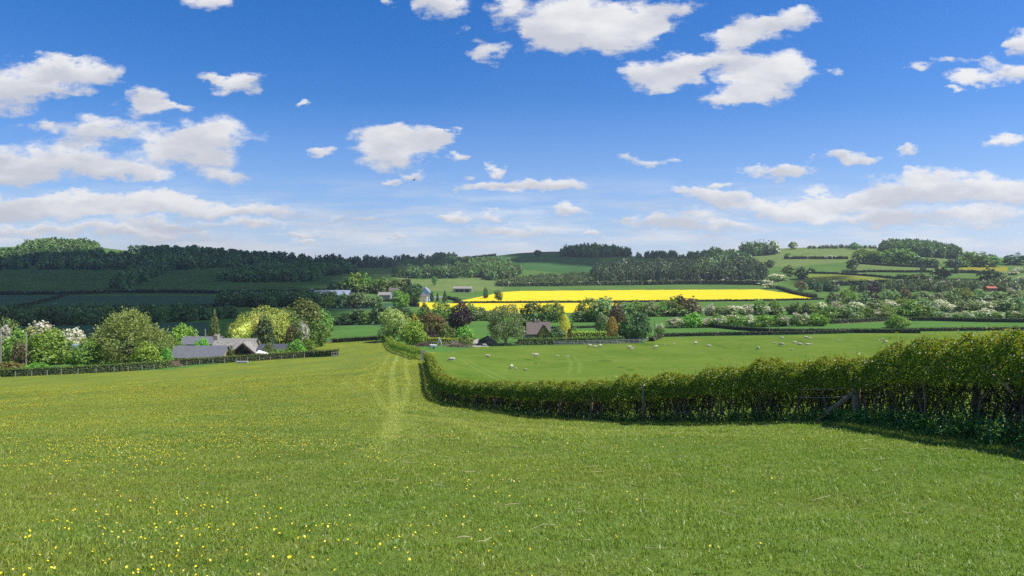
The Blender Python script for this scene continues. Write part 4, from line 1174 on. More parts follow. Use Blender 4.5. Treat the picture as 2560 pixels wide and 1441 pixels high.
def yellow_mat():
    m, nt, ns, lk = new_mat('buttercup_petal')
    geo = N(nt, 'ShaderNodeNewGeometry')
    c = mixc(nt, geo.outputs['Random Per Island'], (.80, .56, .004), (.88, .70, .02))
    d = N(nt, 'ShaderNodeBsdfPrincipled'); lk.new(c, d.inputs['Base Color']); d.inputs['Roughness'].default_value = .35
    o = N(nt, 'ShaderNodeOutputMaterial'); lk.new(d.outputs[0], o.inputs[0])
    return m
M['petal'] = yellow_mat()
M['stalk'] = solid_mat('flower_stalk', (.07, .13, .03), (.10, .17, .04), 9, .8)
def flower_mesh(seed, n_pet, r, h):
    rs = np.random.RandomState(seed); mb = MB()
    lean = rs.normal(size=2)*.02
    top = np.array([lean[0], lean[1], h])
    fq = []; tilt_ = rs.normal(size=2)*.35
    for k in range(n_pet):
        a = k*2*math.pi/n_pet+rs.uniform(-.1, .1); w = math.pi/n_pet*.95
        def q(ang, rad, z): return top+np.array([math.cos(ang)*rad, math.sin(ang)*rad, z+tilt_[0]*math.cos(ang)*rad+tilt_[1]*math.sin(ang)*rad])
        mb.add([q(a, r*.08, 0), q(a-w, r*.7, r*.28), q(a, r, r*.45), q(a+w, r*.7, r*.28)], [(0, 1, 2, 3)])
    np_ = len(mb.f4)
    mb.tube([(0, 0, -.01), (lean[0]*.4, lean[1]*.4, h*.5), top], [.0018, .0015, .0013], 4, cap=False)
    me = mesh_np('flower', np.vstack(mb.v), mb.f4, None, mi4=[0]*np_+[1]*(len(mb.f4)-np_))
    me.materials.append(M['petal']); me.materials.append(M['stalk'])
    return me
def make_flowers():
    rs = np.random.RandomState(33)
    coll = bpy.data.collections.new('buttercup_flowers')
    for k in range(5):
        o = bpy.data.objects.new('buttercup_%d' % k, flower_mesh(k, 5, .0088, (.06, .075, .09, .065, .08)[k])); coll.objects.link(o)
    for k in range(2):
        o = bpy.data.objects.new('dandelion_%d' % k, flower_mesh(40+k, 16, .016, .05)); coll.objects.link(o)
    n = 700000
    Y = np.sqrt(rs.uniform(4.2**2, 95**2, n)); X = Y*rs.uniform(-.80, .62, n)
    px = 1280+F*X/Y
    d = np.interp(px, [-100, 300, 800, 1100, 1350, 1600, 2000, 2500], [1.15, 1.0, .6, .4, .2, .08, .03, .02])
    d *= np.interp(Y, [4, 6, 9, 25, 50, 95], [1.5, 1.6, 1.5, 1.2, .7, .45])
    c = np.sin(X*.55+1.3*np.sin(Y*.31))+np.sin(Y*.62+X*.23)+.8*np.sin(X*1.7+Y*1.1)+.6*np.sin(Y*2.3-X*1.4)
    d *= np.clip(.36+c*.22, .05, 1)
    # the trodden tracks carry few flowers
    f = -.166*Y-.5+.3*np.sin(Y*.055); d *= np.where((np.abs(np.abs(X-f)-.85) < .35) & (Y > 14), .25, 1)
    k = (rs.uniform(0, 1, n) < d*.8) & side_of_hedge(X, Y)
    X, Y = X[k], Y[k]
    pos = np.stack([X, Y, ground(X, Y)], -1)
    R3 = tilt(X, Y, rs.uniform(0, 6.28, len(X)))
    idx = rs.randint(0, 5, len(X)); big = (rs.uniform(0, 1, len(X)) < .012) & (Y < 14); idx[big] = rs.randint(0, 2, big.sum())+5
    s = rs.uniform(.7, 1.15, (len(X), 1))*np.maximum(1, (Y[:, None]/30)**.6)
    # children come in alphabetical order: buttercup_0..4, dandelion_0..1
    scatter('buttercups', 'yellow buttercups and a few dandelions sprinkled through the meadow grass', coll, pos, R3, idx, np.hstack([s, s, np.minimum(s, 1.4)]), M['petal'])
    print('flowers', len(X), 'grass')
make_flowers()

def straw_and_weeds():
    rs = np.random.RandomState(77); mb = MB()
    for i in range(150):
        Y = math.sqrt(rs.uniform(4.4**2, 17**2)); X = Y*rs.uniform(-.35, .8)
        if not side_of_hedge(np.array([X]), np.array([Y]))[0]: continue
        a = rs.uniform(-.7, .7) if rs.uniform() < .7 else rs.uniform(0, 3.1); L = rs.uniform(.05, .22)
        q = [(X+math.cos(a)*L*t, Y+math.sin(a)*L*t) for t in (-.5, 0, .5)]
        z = [gz(*c)+rs.uniform(.015, .05) for c in q]
        mb.tube([(c[0], c[1], zz) for c, zz in zip(q, z)], rs.uniform(.0016, .0034), 4, cap=False)
    o = mb.build('straw', solid_mat('dry_straw', (.36, .30, .17), (.52, .45, .28), 8, .8)); tag(o, 'dry straw stalks lying about on the near grass', kind='stuff')
    V = []; Fq = []; n0 = 0
    for i in range(420):
        Y = math.sqrt(rs.uniform(4.4**2, 34**2)); X = Y*rs.uniform(-.8, .7)
        if not side_of_hedge(np.array([X]), np.array([Y]))[0]: continue
        n = rs.randint(6, 13); s = rs.uniform(.016, .040)
        for k in range(n):
            a = rs.uniform(0, 6.28); l = s*rs.uniform(.7, 1.4); w = l*.22; z = gz(X, Y)+.012
            d = np.array([math.cos(a), math.sin(a), 0]); e = np.array([-d[1], d[0], 0]); up = np.array([0, 0, 1])*l*rs.uniform(.3, .75)
            b = np.array([X, Y, z])+d*.01
            V += [b, b+d*l*.6+up*.9+e*w, b+d*l+up, b+d*l*.6+up*.9-e*w]; Fq.append([n0, n0+1, n0+2, n0+3]); n0 += 4
    o = link_mesh('meadow_weeds', mesh_np('meadow_weeds', V, Fq), [leaf_mat('weed_leaf', (.048,.085,.010), (.080,.125,.016), .35)]); tag(o, 'small dark broad leaved weeds dotted through the meadow grass', kind='stuff')
straw_and_weeds()
# ------------------------------------------------------------------ sheep
WOOL = solid_mat('wool', (.42, .365, .27), (.56, .495, .39), 9, .95, .5)
FACE = solid_mat('sheep_face', (.40, .33, .26), (.52, .46, .38), 9, .9)
def ball(bm_v, bm_f, c, r, n=10, m=7, rot=0.0):
    b = len(bm_v)
    for i in range(m+1):
        th = math.pi*i/m
        for j in range(n):
            ph = 2*math.pi*j/n
            x = r[0]*math.sin(th)*math.cos(ph); y = r[1]*math.sin(th)*math.sin(ph); z = r[2]*math.cos(th)
            x, z = x*math.cos(rot)+z*math.sin(rot), -x*math.sin(rot)+z*math.cos(rot)
            bm_v.append((c[0]+x, c[1]+y, c[2]+z))
    for i in range(m):
        for j in range(n):
            bm_f.append((b+i*n+j, b+(i+1)*n+j, b+(i+1)*n+(j+1) % n, b+i*n+(j+1) % n))
def sheep_mesh(pose):
    v = []; f = []
    lie = pose == 'lying'
    dz = -.33 if lie else 0
    ball(v, f, (-.05, 0, .60+dz), (.50, .235, .26)); ball(v, f, (.22, 0, .61+dz), (.28, .22, .25)); ball(v, f, (-.34, 0, .60+dz), (.27, .235, .25))
    ball(v, f, (-.58, 0, .60+dz), (.06, .04, .12))
    if pose == 'grazing':
        ball(v, f, (.50, 0, .50), (.24, .12, .15), rot=.75); ball(v, f, (.68, 0, .24), (.17, .085, .095), rot=1.05); hd = (.62, .32)
    elif pose == 'standing':
        ball(v, f, (.46, 0, .76), (.22, .12, .14), rot=-.9); ball(v, f, (.63, 0, .90), (.17, .085, .10), rot=.5); hd = (.54, .96)
    else:
        ball(v, f, (.42, 0, .42), (.2, .12, .13), rot=-.7); ball(v, f, (.58, 0, .54), (.16, .085, .095), rot=.45); hd = (.50, .60)
    for s in (-1, 1):
        ball(v, f, (hd[0], s*.115, hd[1]), (.035, .075, .025))
    mb = MB()
    if not lie:
        for sx, k in ((.28, 0), (-.40, 1)):
            for s in (-1, 1):
                bx = sx
                if k == 0: pts = [(bx, s*.12, .45), (bx+.01, s*.115, .24), (bx-.005, s*.115, .05), (bx+.02, s*.115, -.01)]
                else: pts = [(bx+.04, s*.13, .48), (bx+.03, s*.125, .34), (bx-.06, s*.12, .22), (bx-.04, s*.12, .04), (bx-.02, s*.12, -.01)]
                mb.tube(pts, [.075, .048, .036, .042] if k == 0 else [.095, .065, .042, .036, .042], 7)
    else:
        for sx in (.25, -.36):
            for s in (-1, 1): mb.tube([(sx, s*.16, .10), (sx+.12, s*.2, .05), (sx+.26, s*.19, .04)], [.07, .05, .04], 7)
    if mb.n:
        b = len(v); v += [tuple(p) for p in np.vstack(mb.v)]; f += [tuple(i+b for i in q) for q in mb.f4]; f3 = [tuple(i+b for i in q) for q in mb.f3]
    else: f3 = []
    me = mesh_np('sheep_raw', v, f, f3 or None)
    o = bpy.data.objects.new('sheep_raw', me); COL.objects.link(o)
    md = o.modifiers.new('r', 'REMESH'); md.mode = 'VOXEL'; md.voxel_size = .026
    sm = o.modifiers.new('s', 'SMOOTH'); sm.iterations = 4; sm.factor = .5
    dg = bpy.context.evaluated_depsgraph_get()
    out = bpy.data.meshes.new_from_object(o.evaluated_get(dg)); bpy.data.objects.remove(o); bpy.data.meshes.remove(me)
    out.materials.clear(); out.materials.append(WOOL); out.materials.append(FACE)
    n = len(out.polygons); c = np.zeros(n*3); out.polygons.foreach_get('center', c); c = c.reshape(-1, 3)
    face = (c[:, 0] > (.55 if pose == 'grazing' else .50 if pose == 'standing' else .44)) | ((c[:, 2] < .34) & (np.abs(c[:, 1]) > .03) & (not lie))
    out.polygons.foreach_set('material_index', face.astype(np.int32)); out.polygons.foreach_set('use_smooth', np.ones(n, bool))
    return out
SH = {p: sheep_mesh(p) for p in ('grazing', 'standing', 'lying')}
def sheep(px, py, pose, ang, size, label):
    x, y = at(px, py)
    o = bpy.data.objects.new('sheep' if size > .75 else 'lamb', SH[pose]); COL.objects.link(o)
    o.location = (x, y, gz(x, y)); o.rotation_euler = (0, 0, R(ang)); o.scale = (size*.94,)*3
    tag(o, label, 'sheep' if size > .75 else 'lamb', 'sheep and lambs in the pasture')
for a in [
 (1129,906,'grazing',185,1.1,'sheep grazing alone near the hedge corner of the pasture'),
 (1219,893,'lying',170,1.0,'sheep lying alone in the pasture below the silver birch'),
 (1340,894,'standing',200,1.1,'sheep standing with a lamb at its head below the ivy clad cottage'),
 (1331,890,'standing',20,.55,'lamb beside the sheep standing below the ivy clad cottage'),
 (1279,924,'grazing',70,1.12,'sheep grazing closest to the near hedge with a lamb at its side'),
 (1291,926,'standing',95,.55,'lamb close at the side of the sheep nearest the near hedge'),
 (1313,928,'grazing',150,.6,'lamb grazing a few steps off the sheep nearest the near hedge'),
 (1394,892,'lying',180,.55,'lamb lying flat in open grass, paler and nearer the cottage of two'),
 (1420,893,'lying',10,.5,'lamb lying by the faint wheel marks in the pasture'),
 (1211,868,'grazing',0,1.0,'sheep standing by the drive end against the rail fence'),
 (1475,869,'standing',215,1.0,'sheep standing against the white rail fence'),
 (1487,869,'lying',180,.95,'sheep lying between two standing ones by the white rail fence'),
 (1501,869,'grazing',40,1.0,'sheep with lowered head below the middle of the white rail fence'),
 (1574,873,'grazing',200,1.0,'darker faced sheep of the close pair below the chestnut tree'),
 (1580,874,'lying',10,.8,'sheep lying in the close pair below the chestnut tree'),
 (1640,872,'grazing',215,1.05,'sheep grazing alone past the end of the white rail fence'),
 (1632,853,'grazing',0,1.1,'sheep standing beside the shade of the chestnut tree'),
 (1618,848,'lying',170,.9,'sheep lying nearest the chestnut trunk'),
 (1612,851,'lying',20,.6,'lamb lying under the chestnut tree rim'),
 (1662,863,'lying',180,.55,'lamb lying alone in the middle of the pasture, first of a spaced pair'),
 (1685,862,'lying',180,.55,'lamb lying alone in the middle of the pasture, second of a spaced pair'),
 (1739,863,'standing',30,1.05,'sheep standing in mid pasture facing a lying one'),
 (1772,867,'lying',175,1.0,'sheep lying in mid pasture in front of a standing one'),
 (1895,876,'grazing',95,1.05,'sheep grazing with its rump to the near hedge'),
 (1937,860,'lying',170,.7,'small sheep lying off the end of the scattered group'),
 (1954,866,'grazing',140,1.1,'large sheep grazing in front of the scattered group'),
 (1955,847,'lying',180,1.0,'sheep lying by the far hedge behind the scattered group'),
 (1987,859,'lying',185,1.05,'sheep stretched out in the group, beside another lying one'),
 (1999,863,'lying',160,1.1,'sheep lying slightly nearer than its stretched out neighbour'),
 (2019,864,'lying',180,1.1,'sheep lying at the hedge end of the scattered group'),
 (2028,863,'standing',0,.55,'lamb standing at the tail of the last lying sheep of the group'),
 (2015,848,'standing',180,.95,'sheep standing under the far hedge above the scattered group'),
 (2025,848,'lying',180,.85,'sheep lying under the far hedge above the scattered group'),
 (1979,877,'standing',90,.55,'lamb standing just above the new growth of the near hedge'),
 (2097,855,'standing',160,.6,'white lamb standing by itself beyond the near hedge'),
 (2198,854,'standing',20,.55,'lamb standing with another behind a lying ewe'),
 (2205,851,'standing',180,.6,'lamb farther from the hedge of the two by a lying ewe'),
 (2214,858,'lying',180,1.15,'ewe lying with two lambs just beyond the near hedge')]: sheep(*a)

# ------------------------------------------------------------------ buildings
SLATE = solid_mat('slate_roof', (.105, .108, .118), (.175, .178, .188), 2.2, .6, .3, (.5, 3, 3))
SLATED = solid_mat('dark_slate', (.055, .06, .072), (.085, .09, .105), 2.2, .6, .3, (.5, 3, 3))
STONE_ROOF = solid_mat('lichened_stone_roof', (.15, .135, .12), (.34, .32, .285), 1.5, .9, .4, (1, 2, 2))
BROWN_ROOF = solid_mat('brown_tile_roof', (.110, .088, .078), (.165, .132, .116), 2.5, .85, .3, (.6, 3, 3))
STONEW = solid_mat('stone_wall', (.30, .25, .19), (.42, .36, .28), 2.5, .9, .4)
RENDERW = solid_mat('pale_render', (.58, .54, .46), (.68, .64, .56), 2, .9)
TIMBER = solid_mat('brown_timber', (.090, .045, .026), (.150, .078, .045), 6, .6, .2, (1, 1, .3))
BRICK = solid_mat('red_brick', (.34, .105, .060), (.46, .16, .09), 3, .9)
GLASS = solid_mat('window_glass', (.018, .022, .026), (.035, .04, .045), 2, .08, 0, spec=.6)
BLUEROOF = solid_mat('blue_grey_sheeting', (.20, .235, .31), (.27, .305, .385), .6, .5, .1, (8, 1, 1))
PALEBLUE = solid_mat('pale_blue_sheeting', (.46, .55, .66), (.54, .62, .72), .6, .5)
TARP = solid_mat('white_canvas', (.72, .73, .74), (.80, .80, .80), 3, .7)
CHIM = solid_mat('chimney_brick', (.40, .30, .22), (.55, .45, .34), 6, .9)
IVY = leaf_mat('ivy_leaf', (.12, .15, .015), (.27, .28, .035), .3)

def gable(root, x0, x1, y0, y1, zb, eave, ridge, axis, wallm, roofm, over=.35, t=.14, wall='wall', roof='roof', wparent=None):
    w = MB(); r = MB()
    if axis == 'x':
        ym = (y0+y1)/2
        w.add([(x0,y0,zb),(x1,y0,zb),(x1,y1,zb),(x0,y1,zb),(x0,y0,eave),(x1,y0,eave),(x1,y1,eave),(x0,y1,eave),(x0,ym,ridge),(x1,ym,ridge)],
              [(0,1,5,4),(2,3,7,6)], []); b = w.n-10
        w.f4 += [[b+1,b+2,b+6,b+5],[b+3,b+0,b+4,b+7]]; w.f3 += [[b+5,b+6,b+9],[b+7,b+4,b+8]]
        sl = (ridge-eave)/(ym-y0); d = over
        r.slab((x0-d,y0-d,eave-d*sl+.06),(x1+d,y0-d,eave-d*sl+.06),(x1+d,ym,ridge+.06),(x0-d,ym,ridge+.06),-t)
        r.slab((x1+d,y1+d,eave-d*sl+.06),(x0-d,y1+d,eave-d*sl+.06),(x0-d,ym+.003,ridge+.06),(x1+d,ym+.003,ridge+.06),-t)
    else:
        xm = (x0+x1)/2
        w.add([(x0,y0,zb),(x1,y0,zb),(x1,y1,zb),(x0,y1,zb),(x0,y0,eave),(x1,y0,eave),(x1,y1,eave),(x0,y1,eave),(xm,y0,ridge),(xm,y1,ridge)],
              [(1,2,6,5),(3,0,4,7)], []); b = w.n-10
        w.f4 += [[b+0,b+1,b+5,b+4],[b+2,b+3,b+7,b+6]]; w.f3 += [[b+4,b+5,b+8],[b+6,b+7,b+9]]
        sl = (ridge-eave)/(xm-x0); d = over
        r.slab((x0-d,y1,eave-d*sl+.07),(x0-d,y0-d,eave-d*sl+.07),(xm,y0-d,ridge+.07),(xm,y1,ridge+.07),-t)
        r.slab((x1+d,y0-d,eave-d*sl+.07),(x1+d,y1,eave-d*sl+.07),(xm+.003,y1,ridge+.07),(xm+.003,y0-d,ridge+.07),-t)
    a = w.build(wall, wallm, root); c = r.build(roof, roofm, root)
    return a, c
def window(root, x0, x1, z0, z1, y, frame, mull=1, name='window'):
    f = MB(); t = .07
    f.box(x0-t, x1+t, y-.06, y+.02, z0-t, z0); f.box(x0-t, x1+t, y-.06, y+.02, z1, z1+t); f.box(x0-t, x0, y-.06, y+.02, z0, z1); f.box(x1, x1+t, y-.06, y+.02, z0, z1)
    for k in range(mull):
        xm = x0+(x1-x0)*(k+1)/(mull+1); f.box(xm-.03, xm+.03, y-.05, y+.02, z0, z1)
    o = f.build(name, frame, root)
    g = MB(); g.box(x0, x1, y-.02, y+.03, z0, z1); g.build('pane', GLASS, o)
    return o
def rel(px, Y0, root): return (px-1280)/F*Y0-root.location.x
def rz_(py, Y, root): return zof(py, Y)-root.location.z

GREYWHITE = solid_mat('weathered_white_paint', (.34, .34, .33), (.50, .50, .48), 4, .7)
# farmhouse with glazed gable
r = empty('farmhouse', P(590, 180)); tag(r, 'stone farmhouse with lichened slab roof and brown glazed timber gable', 'house')
X = lambda px, Y=180: rel(px, Y, r)
x0, x1 = X(541), X(640)
gable(r, x0, x1, -4, 4, -1.5, rz_(886, 176, r), rz_(848, 180, r), 'x', STONEW, STONE_ROOF)
g0, g1, gm = X(574, 174.6), X(641, 174.6), X(607, 174.6)
ez, az = rz_(888, 174.6, r), rz_(858, 174.6, r)
gable(r, g0+.35, g1-.35, -5.2, -.4, -1.5, ez+.35, az-.1, 'y', TIMBER, STONE_ROOF, wall='gable_wall', roof='gable_roof')
bb = MB(); yb = -5.62
bb.slab((g0, yb, ez), (gm, yb, az), (gm, yb, az-.42), (g0+.5, yb, ez-.0), .12)
bb.slab((gm, yb, az), (g1, yb, ez), (g1-.5, yb, ez), (gm, yb, az-.42), .12)
bb.build('bargeboard', TIMBER, r)
gl = MB(); yg = -5.26; bz = ez+.42
for a, b in ((-1.9, -.95), (-.85, -.1), (.1, .85), (.95, 1.9)):
    top = lambda q: bz+(az-bz-.55)*(1-abs(q)/2.35)
    gl.slab((gm+a, yg, bz), (gm+b, yg, bz), (gm+b, yg, top(b)), (gm+a, yg, top(a)), .03)
wf = MB()
for q in (-1.95, -.9, 0, .9, 1.95):
    wf.box(gm+q-.07, gm+q+.07, yg-.08, yg, bz, bz+(az-bz-.35)*(1-abs(q)/2.5))
wf.box(gm-2.3, gm+2.3, yg-.10, yg-.002, bz-.14, bz)
o = wf.build('gable_window', TIMBER, r); gl.build('pane', GLASS, o)
ch = MB(); ch.box(X(536), X(546), -.6, .6, rz_(862, 180, r), rz_(839, 180, r)); ch.build('chimney', STONEW, r)

r = empty('barn', P(498, 172)); tag(r, 'long low barn with a smooth grey slate roof joined to the farmhouse', 'barn')
gable(r, rel(437, 171, r), rel(563, 171, r), -3, 3, -1.5, rz_(894, 169, r), rz_(866, 172, r), 'x', STONEW, SLATE)
r = empty('farm_cottage', P(503, 192)); tag(r, 'low slate roofed house tucked behind the long barn and a bush', 'house')
gable(r, rel(456, 190, r), rel(548, 190, r), -3.2, 3.2, -1, rz_(861, 189, r), rz_(843, 192, r), 'x', STONEW, SLATE)
ch = MB(); ch.box(rel(536, 192, r), rel(547, 192, r), -.5, .5, rz_(846, 192, r)-.6, rz_(836, 192, r)); ch.build('chimney', STONEW, r)
r = empty('outbuilding', P(681, 179)); tag(r, 'small outbuilding with dark blue slate roof beyond the glazed gable', 'outbuilding')
gable(r, rel(648, 178, r), rel(714, 178, r), -2.6, 2.6, -1, rz_(878, 177, r), rz_(862, 179, r), 'x', STONEW, SLATED)
# canvas sail beside the gable
m = MB(); x, y, z = P(655, 171); r0 = (x, y, z)
pts = [(-1.4, 0, zof(882, 171)-z), (1.35, 0, zof(886, 171)-z), (1.2, 1.6, zof(886, 171)-z+.2), (-1.4, 1.6, zof(880, 171)-z+.25)]
m.slab(*pts, .04)
r = empty('canvas_awning', r0); m.build('canvas', TARP, r)
for px_ in (-1.35, 1.3):
    m = MB(); m.tube([(px_, .05, -.2), (px_, .05, zof(884, 171)-z)], .03, 6); m.build('pole', WOODP, r)
tag(r, 'white canvas awning stretched out beside the brown glazed gable', 'awning')
# shed with tilted roof
r = empty('garden_shed', P(271, 160)); tag(r, 'low garden shed with tilted dark felt roof behind the garden hedge', 'shed')
m = MB(); m.box(-1.9, 1.9, -1, 1.2, -.2, rz_(920, 160, r)-.1); m.build('wall', TIMBER, r)
m = MB(); m.slab((-2.5, -1.4, rz_(923, 158.6, r)), (1.6, -1.4, rz_(921.5, 158.6, r)), (2.5, 1.6, rz_(913, 161.6, r)), (-.8, 1.6, rz_(912, 161.6, r)), .10); m.build('roof', SLATED, r)
m = MB(); m.slab((1.62, -1.44, rz_(921.3, 158.6, r)+.05), (2.55, 1.6, rz_(912.6, 161.6, r)+.05), (2.55, 1.6, rz_(912.6, 161.6, r)-.2), (1.62, -1.44, rz_(921.3, 158.6, r)-.2), .06); m.build('fascia', WHITE, r)
# caravan among the trees
r = empty('caravan', P(186, 181)); tag(r, 'white caravan with pale blue roof glimpsed between hawthorn and willow', 'caravan')
zc = rz_(872, 181, r)
m = MB(); m.box(-2.4, 2.4, -1, 1, zc-1.6, zc+.6); o = m.build('body', TARP, r)
m = MB(); m.box(-2.45, 2.45, -1.05, 1.05, zc+.6, zc+.95); m.box(-2.0, 2.0, -.8, .8, zc+.95, zc+1.2); m.build('roof', PALEBLUE, r)
window(r, -1.6, -.4, zc-.5, zc+.2, -1.0, WHITE, 0); window(r, .5, 1.7, zc-.5, zc+.2, -1.0, WHITE, 0)
m = MB()
for sx in (-.4, .4):
    a = np.arange(12)*2*math.pi/12
m.tube([(0, -1.08, zc-1.75), (0, 1.08, zc-1.75)], .33, 12); m.tube([(.75, -1.08, zc-1.75), (.75, 1.08, zc-1.75)], .33, 12); m.build('wheel', SLATED, r)

# ivy clad cottage
r = empty('cottage', P(1343, 190)); tag(r, 'brown roofed cottage with ivy clad front gable and twin chimneys', 'house')
X = lambda px, Y=189: rel(px, Y, r)
gable(r, X(1318), X(1374), -2.6, 3.4, -.8, rz_(835, 187.4, r), rz_(806.5, 190.4, r), 'x', STONEW, BROWN_ROOF, .3)
g0, g1 = X(1344, 186), X(1377, 186); gm = (g0+g1)/2; ez, az = rz_(835, 186, r), rz_(813, 186, r)
gable(r, g0+.3, g1-.3, -3.9, 0, -.8, ez+.1, az-.15, 'y', STONEW, BROWN_ROOF, .3, wall='gable_wall', roof='gable_roof')
rs = np.random.RandomState(4); n = 1500
u_ = rs.uniform(0, 1, n); v_ = rs.uniform(0, 1, n); xx = g0+.25+(g1-g0-.5)*u_; zt = np.minimum(1, 2*np.minimum(u_, 1-u_)*1.02)*(az-ez)+ez
zz = -.2+(zt+.2)*v_
keep = ~((np.abs(xx-gm-.15) < .55) & (zz > ez-1.7) & (zz < ez-.15))
C = np.stack([xx, -3.98+0*xx-.08*rs.uniform(0, 1, n), zz], -1)[keep]
V, Fq = cards(rs, C, np.stack([0*C[:, 0], -1+0*C[:, 0], .3+0*C[:, 0]], -1)+rs.normal(size=C.shape)*.5, .16)
o = link_mesh('ivy', mesh_np('ivy', V, Fq), [IVY], r)
window(r, gm-.3, gm+.6, ez-1.5, ez-.25, -3.93, WHITE, 1); window(r, X(1322), X(1329), ez-1.9, ez-.9, -2.62, WHITE, 1)
for px_ in (1339, 1346):
    ch = MB(); zc = rz_(800, 190.4, r); xc = X(px_, 190.4); ch.box(xc-.28, xc+.28, .05, .7, rz_(811, 190.4, r), zc); ch.tube([(xc, .37, zc), (xc, .37, zc+.32)], [.13, .11], 8); ch.build('chimney', CHIM, r)
m = MB(); m.box(X(1309), X(1317.5), -2.2, 1.6, -.8, rz_(829, 188, r)); o = m.build('porch', RENDERW, r); window(o, X(1310.5), X(1316), rz_(837, 187.5, r), rz_(831, 187.5, r), -2.21, WHITE, 1)
# garage behind the birch
r = empty('garage', P(1206, 186)); tag(r, 'small dark roofed garage half hidden beside the silver birch', 'garage')
gable(r, -.9, 3.6, -2, 2, -.5, rz_(858, 185, r), rz_(842, 186, r), 'y', STONEW, BROWN_ROOF, .25)

# the farm across the valley
def simple(name, label, cat, px0, px1, pyr, pye, Y, dep, wallm, roofm, axis='x', sink=14):
    r = empty(name, P((px0+px1)/2, Y)); tag(r, label, cat)
    zb = -1
    gable(r, rel(px0, Y, r), rel(px1, Y, r), -dep/2, dep/2, zb, rz_(pye, Y, r), rz_(pyr, Y, r), axis, wallm, roofm, .3, .2)
    return r
simple('cattle_shed', 'long blue grey roofed cattle shed beyond the valley trees', 'shed', 786, 876, 726.5, 738, 570, 16, SLATED, BLUEROOF)
r = simple('farmstead', 'pale stone farmhouse with brown roof and two chimneys across the valley', 'house', 974, 995, 721, 727, 620, 7, RENDERW, BROWN_ROOF)
for px_ in (976, 993):
    ch = MB(); xc = rel(px_, 620, r); zc = rz_(718, 620, r); ch.box(xc-.5, xc+.5, -.5, .5, zc-2.2, zc); ch.build('chimney', CHIM, r)
for a in (978, 984, 990): window(r, rel(a, 616.5, r)-.5, rel(a, 616.5, r)+.5, rz_(733, 616.5, r), rz_(729.5, 616.5, r), -3.52, WHITE, 1)
simple('farm_outbuilding', 'low tan stone farm building below the pale farmhouse', 'outbuilding', 947, 978, 731, 738, 600, 7, STONEW, STONE_ROOF)
simple('grain_store', 'tall pale blue gable ended barn beside the dark farm trees', 'barn', 1053, 1075, 719, 731, 610, 14, PALEBLUE, BLUEROOF, 'y')
simple('white_cottage', 'tiny white walled cottage end by the rapeseed corner', 'cottage', 1021, 1030, 742, 748, 560, 6, RENDERW, BLUEROOF, 'y')
simple('farm_cottage', 'small pale cottage under the pale blue barn', 'cottage', 1052, 1068, 737, 742, 585, 6, RENDERW, BROWN_ROOF)
x, y = at(1157, 731)
r = simple('open_barn', 'open sided grey barn alone on the pale hill pasture', 'barn', 1134, 1180, 717, 722, y, 12, STONEW, STONE_ROOF)
m = MB(); dz = rz_(723, y, r)
for a, b in ((-7.5, -4), (-3, 1), (3, 7)): m.box(a, b, -6.08, -5.9, .2, dz-.4)
m.build('opening_shade', GLASS, r)  # dark panels stand in for the shade inside the open bays
x, y = at(2475, 730)
r = simple('brick_house', 'small red brick house with chimney among the far trees', 'house', 2464, 2487, 717, 721, y, 6, BRICK, BRICK)
ch = MB(); xc = rel(2483, y, r); zc = rz_(712.5, y, r); ch.box(xc-.5, xc+.5, -.5, .5, zc-3, zc); ch.build('chimney', BRICK, r)
for q in (-3.2, 0, 3.0): window(r, q-.45, q+.45, 1.0, 2.4, -3.02, WHITE, 1)
x, y = at(2337, 750)
simple('white_house', 'little white house among grey green trees', 'house', 2331, 2342, 739, 744, y, 5, TARP, PALEBLUE)
def van(px, py, label, ln=5.0):
    x, y = at(px, py); r = empty('van', (x, y, gz(x, y))); tag(r, label, 'van', 'vans parked at the farm')
    m = MB(); m.add([(-ln/2,-.95,.35),(ln/2,-.95,.35),(ln/2,.95,.35),(-ln/2,.95,.35),(-ln/2,-.9,2.1),(ln/2-1.5,-.9,2.1),(ln/2-1.5,.9,2.1),(-ln/2,.9,2.1),(ln/2,-.92,1.1),(ln/2,.92,1.1)],
        [(0,3,2,1),(4,5,6,7),(3,0,4,7),(5,8,9,6),(1,2,9,8)], [(0,1,8),(2,3,9)]); b = 0
    m.f4 += [[0,8,5,4],[9,3,7,6]]; m.build('body', TARP, r)
    m = MB(); m.slab((ln/2-1.42,-.8,2.0),(ln/2-.1,-.8,1.18),(ln/2-.1,.8,1.18),(ln/2-1.42,.8,2.0), -.03); m.build('windscreen', GLASS, r)
    for sx in (-ln/2+1, ln/2-1):
        for sy in (-.97, .80):
            m = MB(); m.tube([(sx, sy, .34), (sx, sy+.18, .34)], .34, 12); m.build('wheel', SLATED, r)
van(1086, 748, 'white van parked beside the dark pointed farm tree, nearer the rapeseed'); van(1101, 746, 'white van parked closest to the dark pointed farm tree', 4.2)

# ------------------------------------------------------------------ fences, gates, poles
ORD = ['first','second','third','fourth','fifth','sixth','seventh','eighth','ninth','tenth','eleventh','twelfth','thirteenth','fourteenth','fifteenth','sixteenth','seventeenth','eighteenth','nineteenth','twentieth','twenty-first','twenty-second','twenty-third','twenty-fourth','twenty-fifth','twenty-sixth','twenty-seventh','twenty-eighth','twenty-ninth','thirtieth']
def wire_fence(name, label, posts, h, r=.07):
    root = empty(name, P(*posts[0])); tag(root, label, 'fence'); inv = np.array(root.location)
    for px, Y in posts:
        x, y, z = P(px, Y); m = MB(); m.tube([(x, y, z-.05), (x, y, z+h-.03), (x, y, z+h)], [r, r*.95, r*.6], 6); m.v = [v-inv for v in m.v]; m.build('post', WOODP, root)
    for hz in (.35, .65, .95):
        m = MB(); m.tube([np.array(P(px, Y))+np.array([0, -.08, h*hz]) for px, Y in posts], .008, 4); m.v = [v-inv for v in m.v]; m.build('wire', WIRE, root)
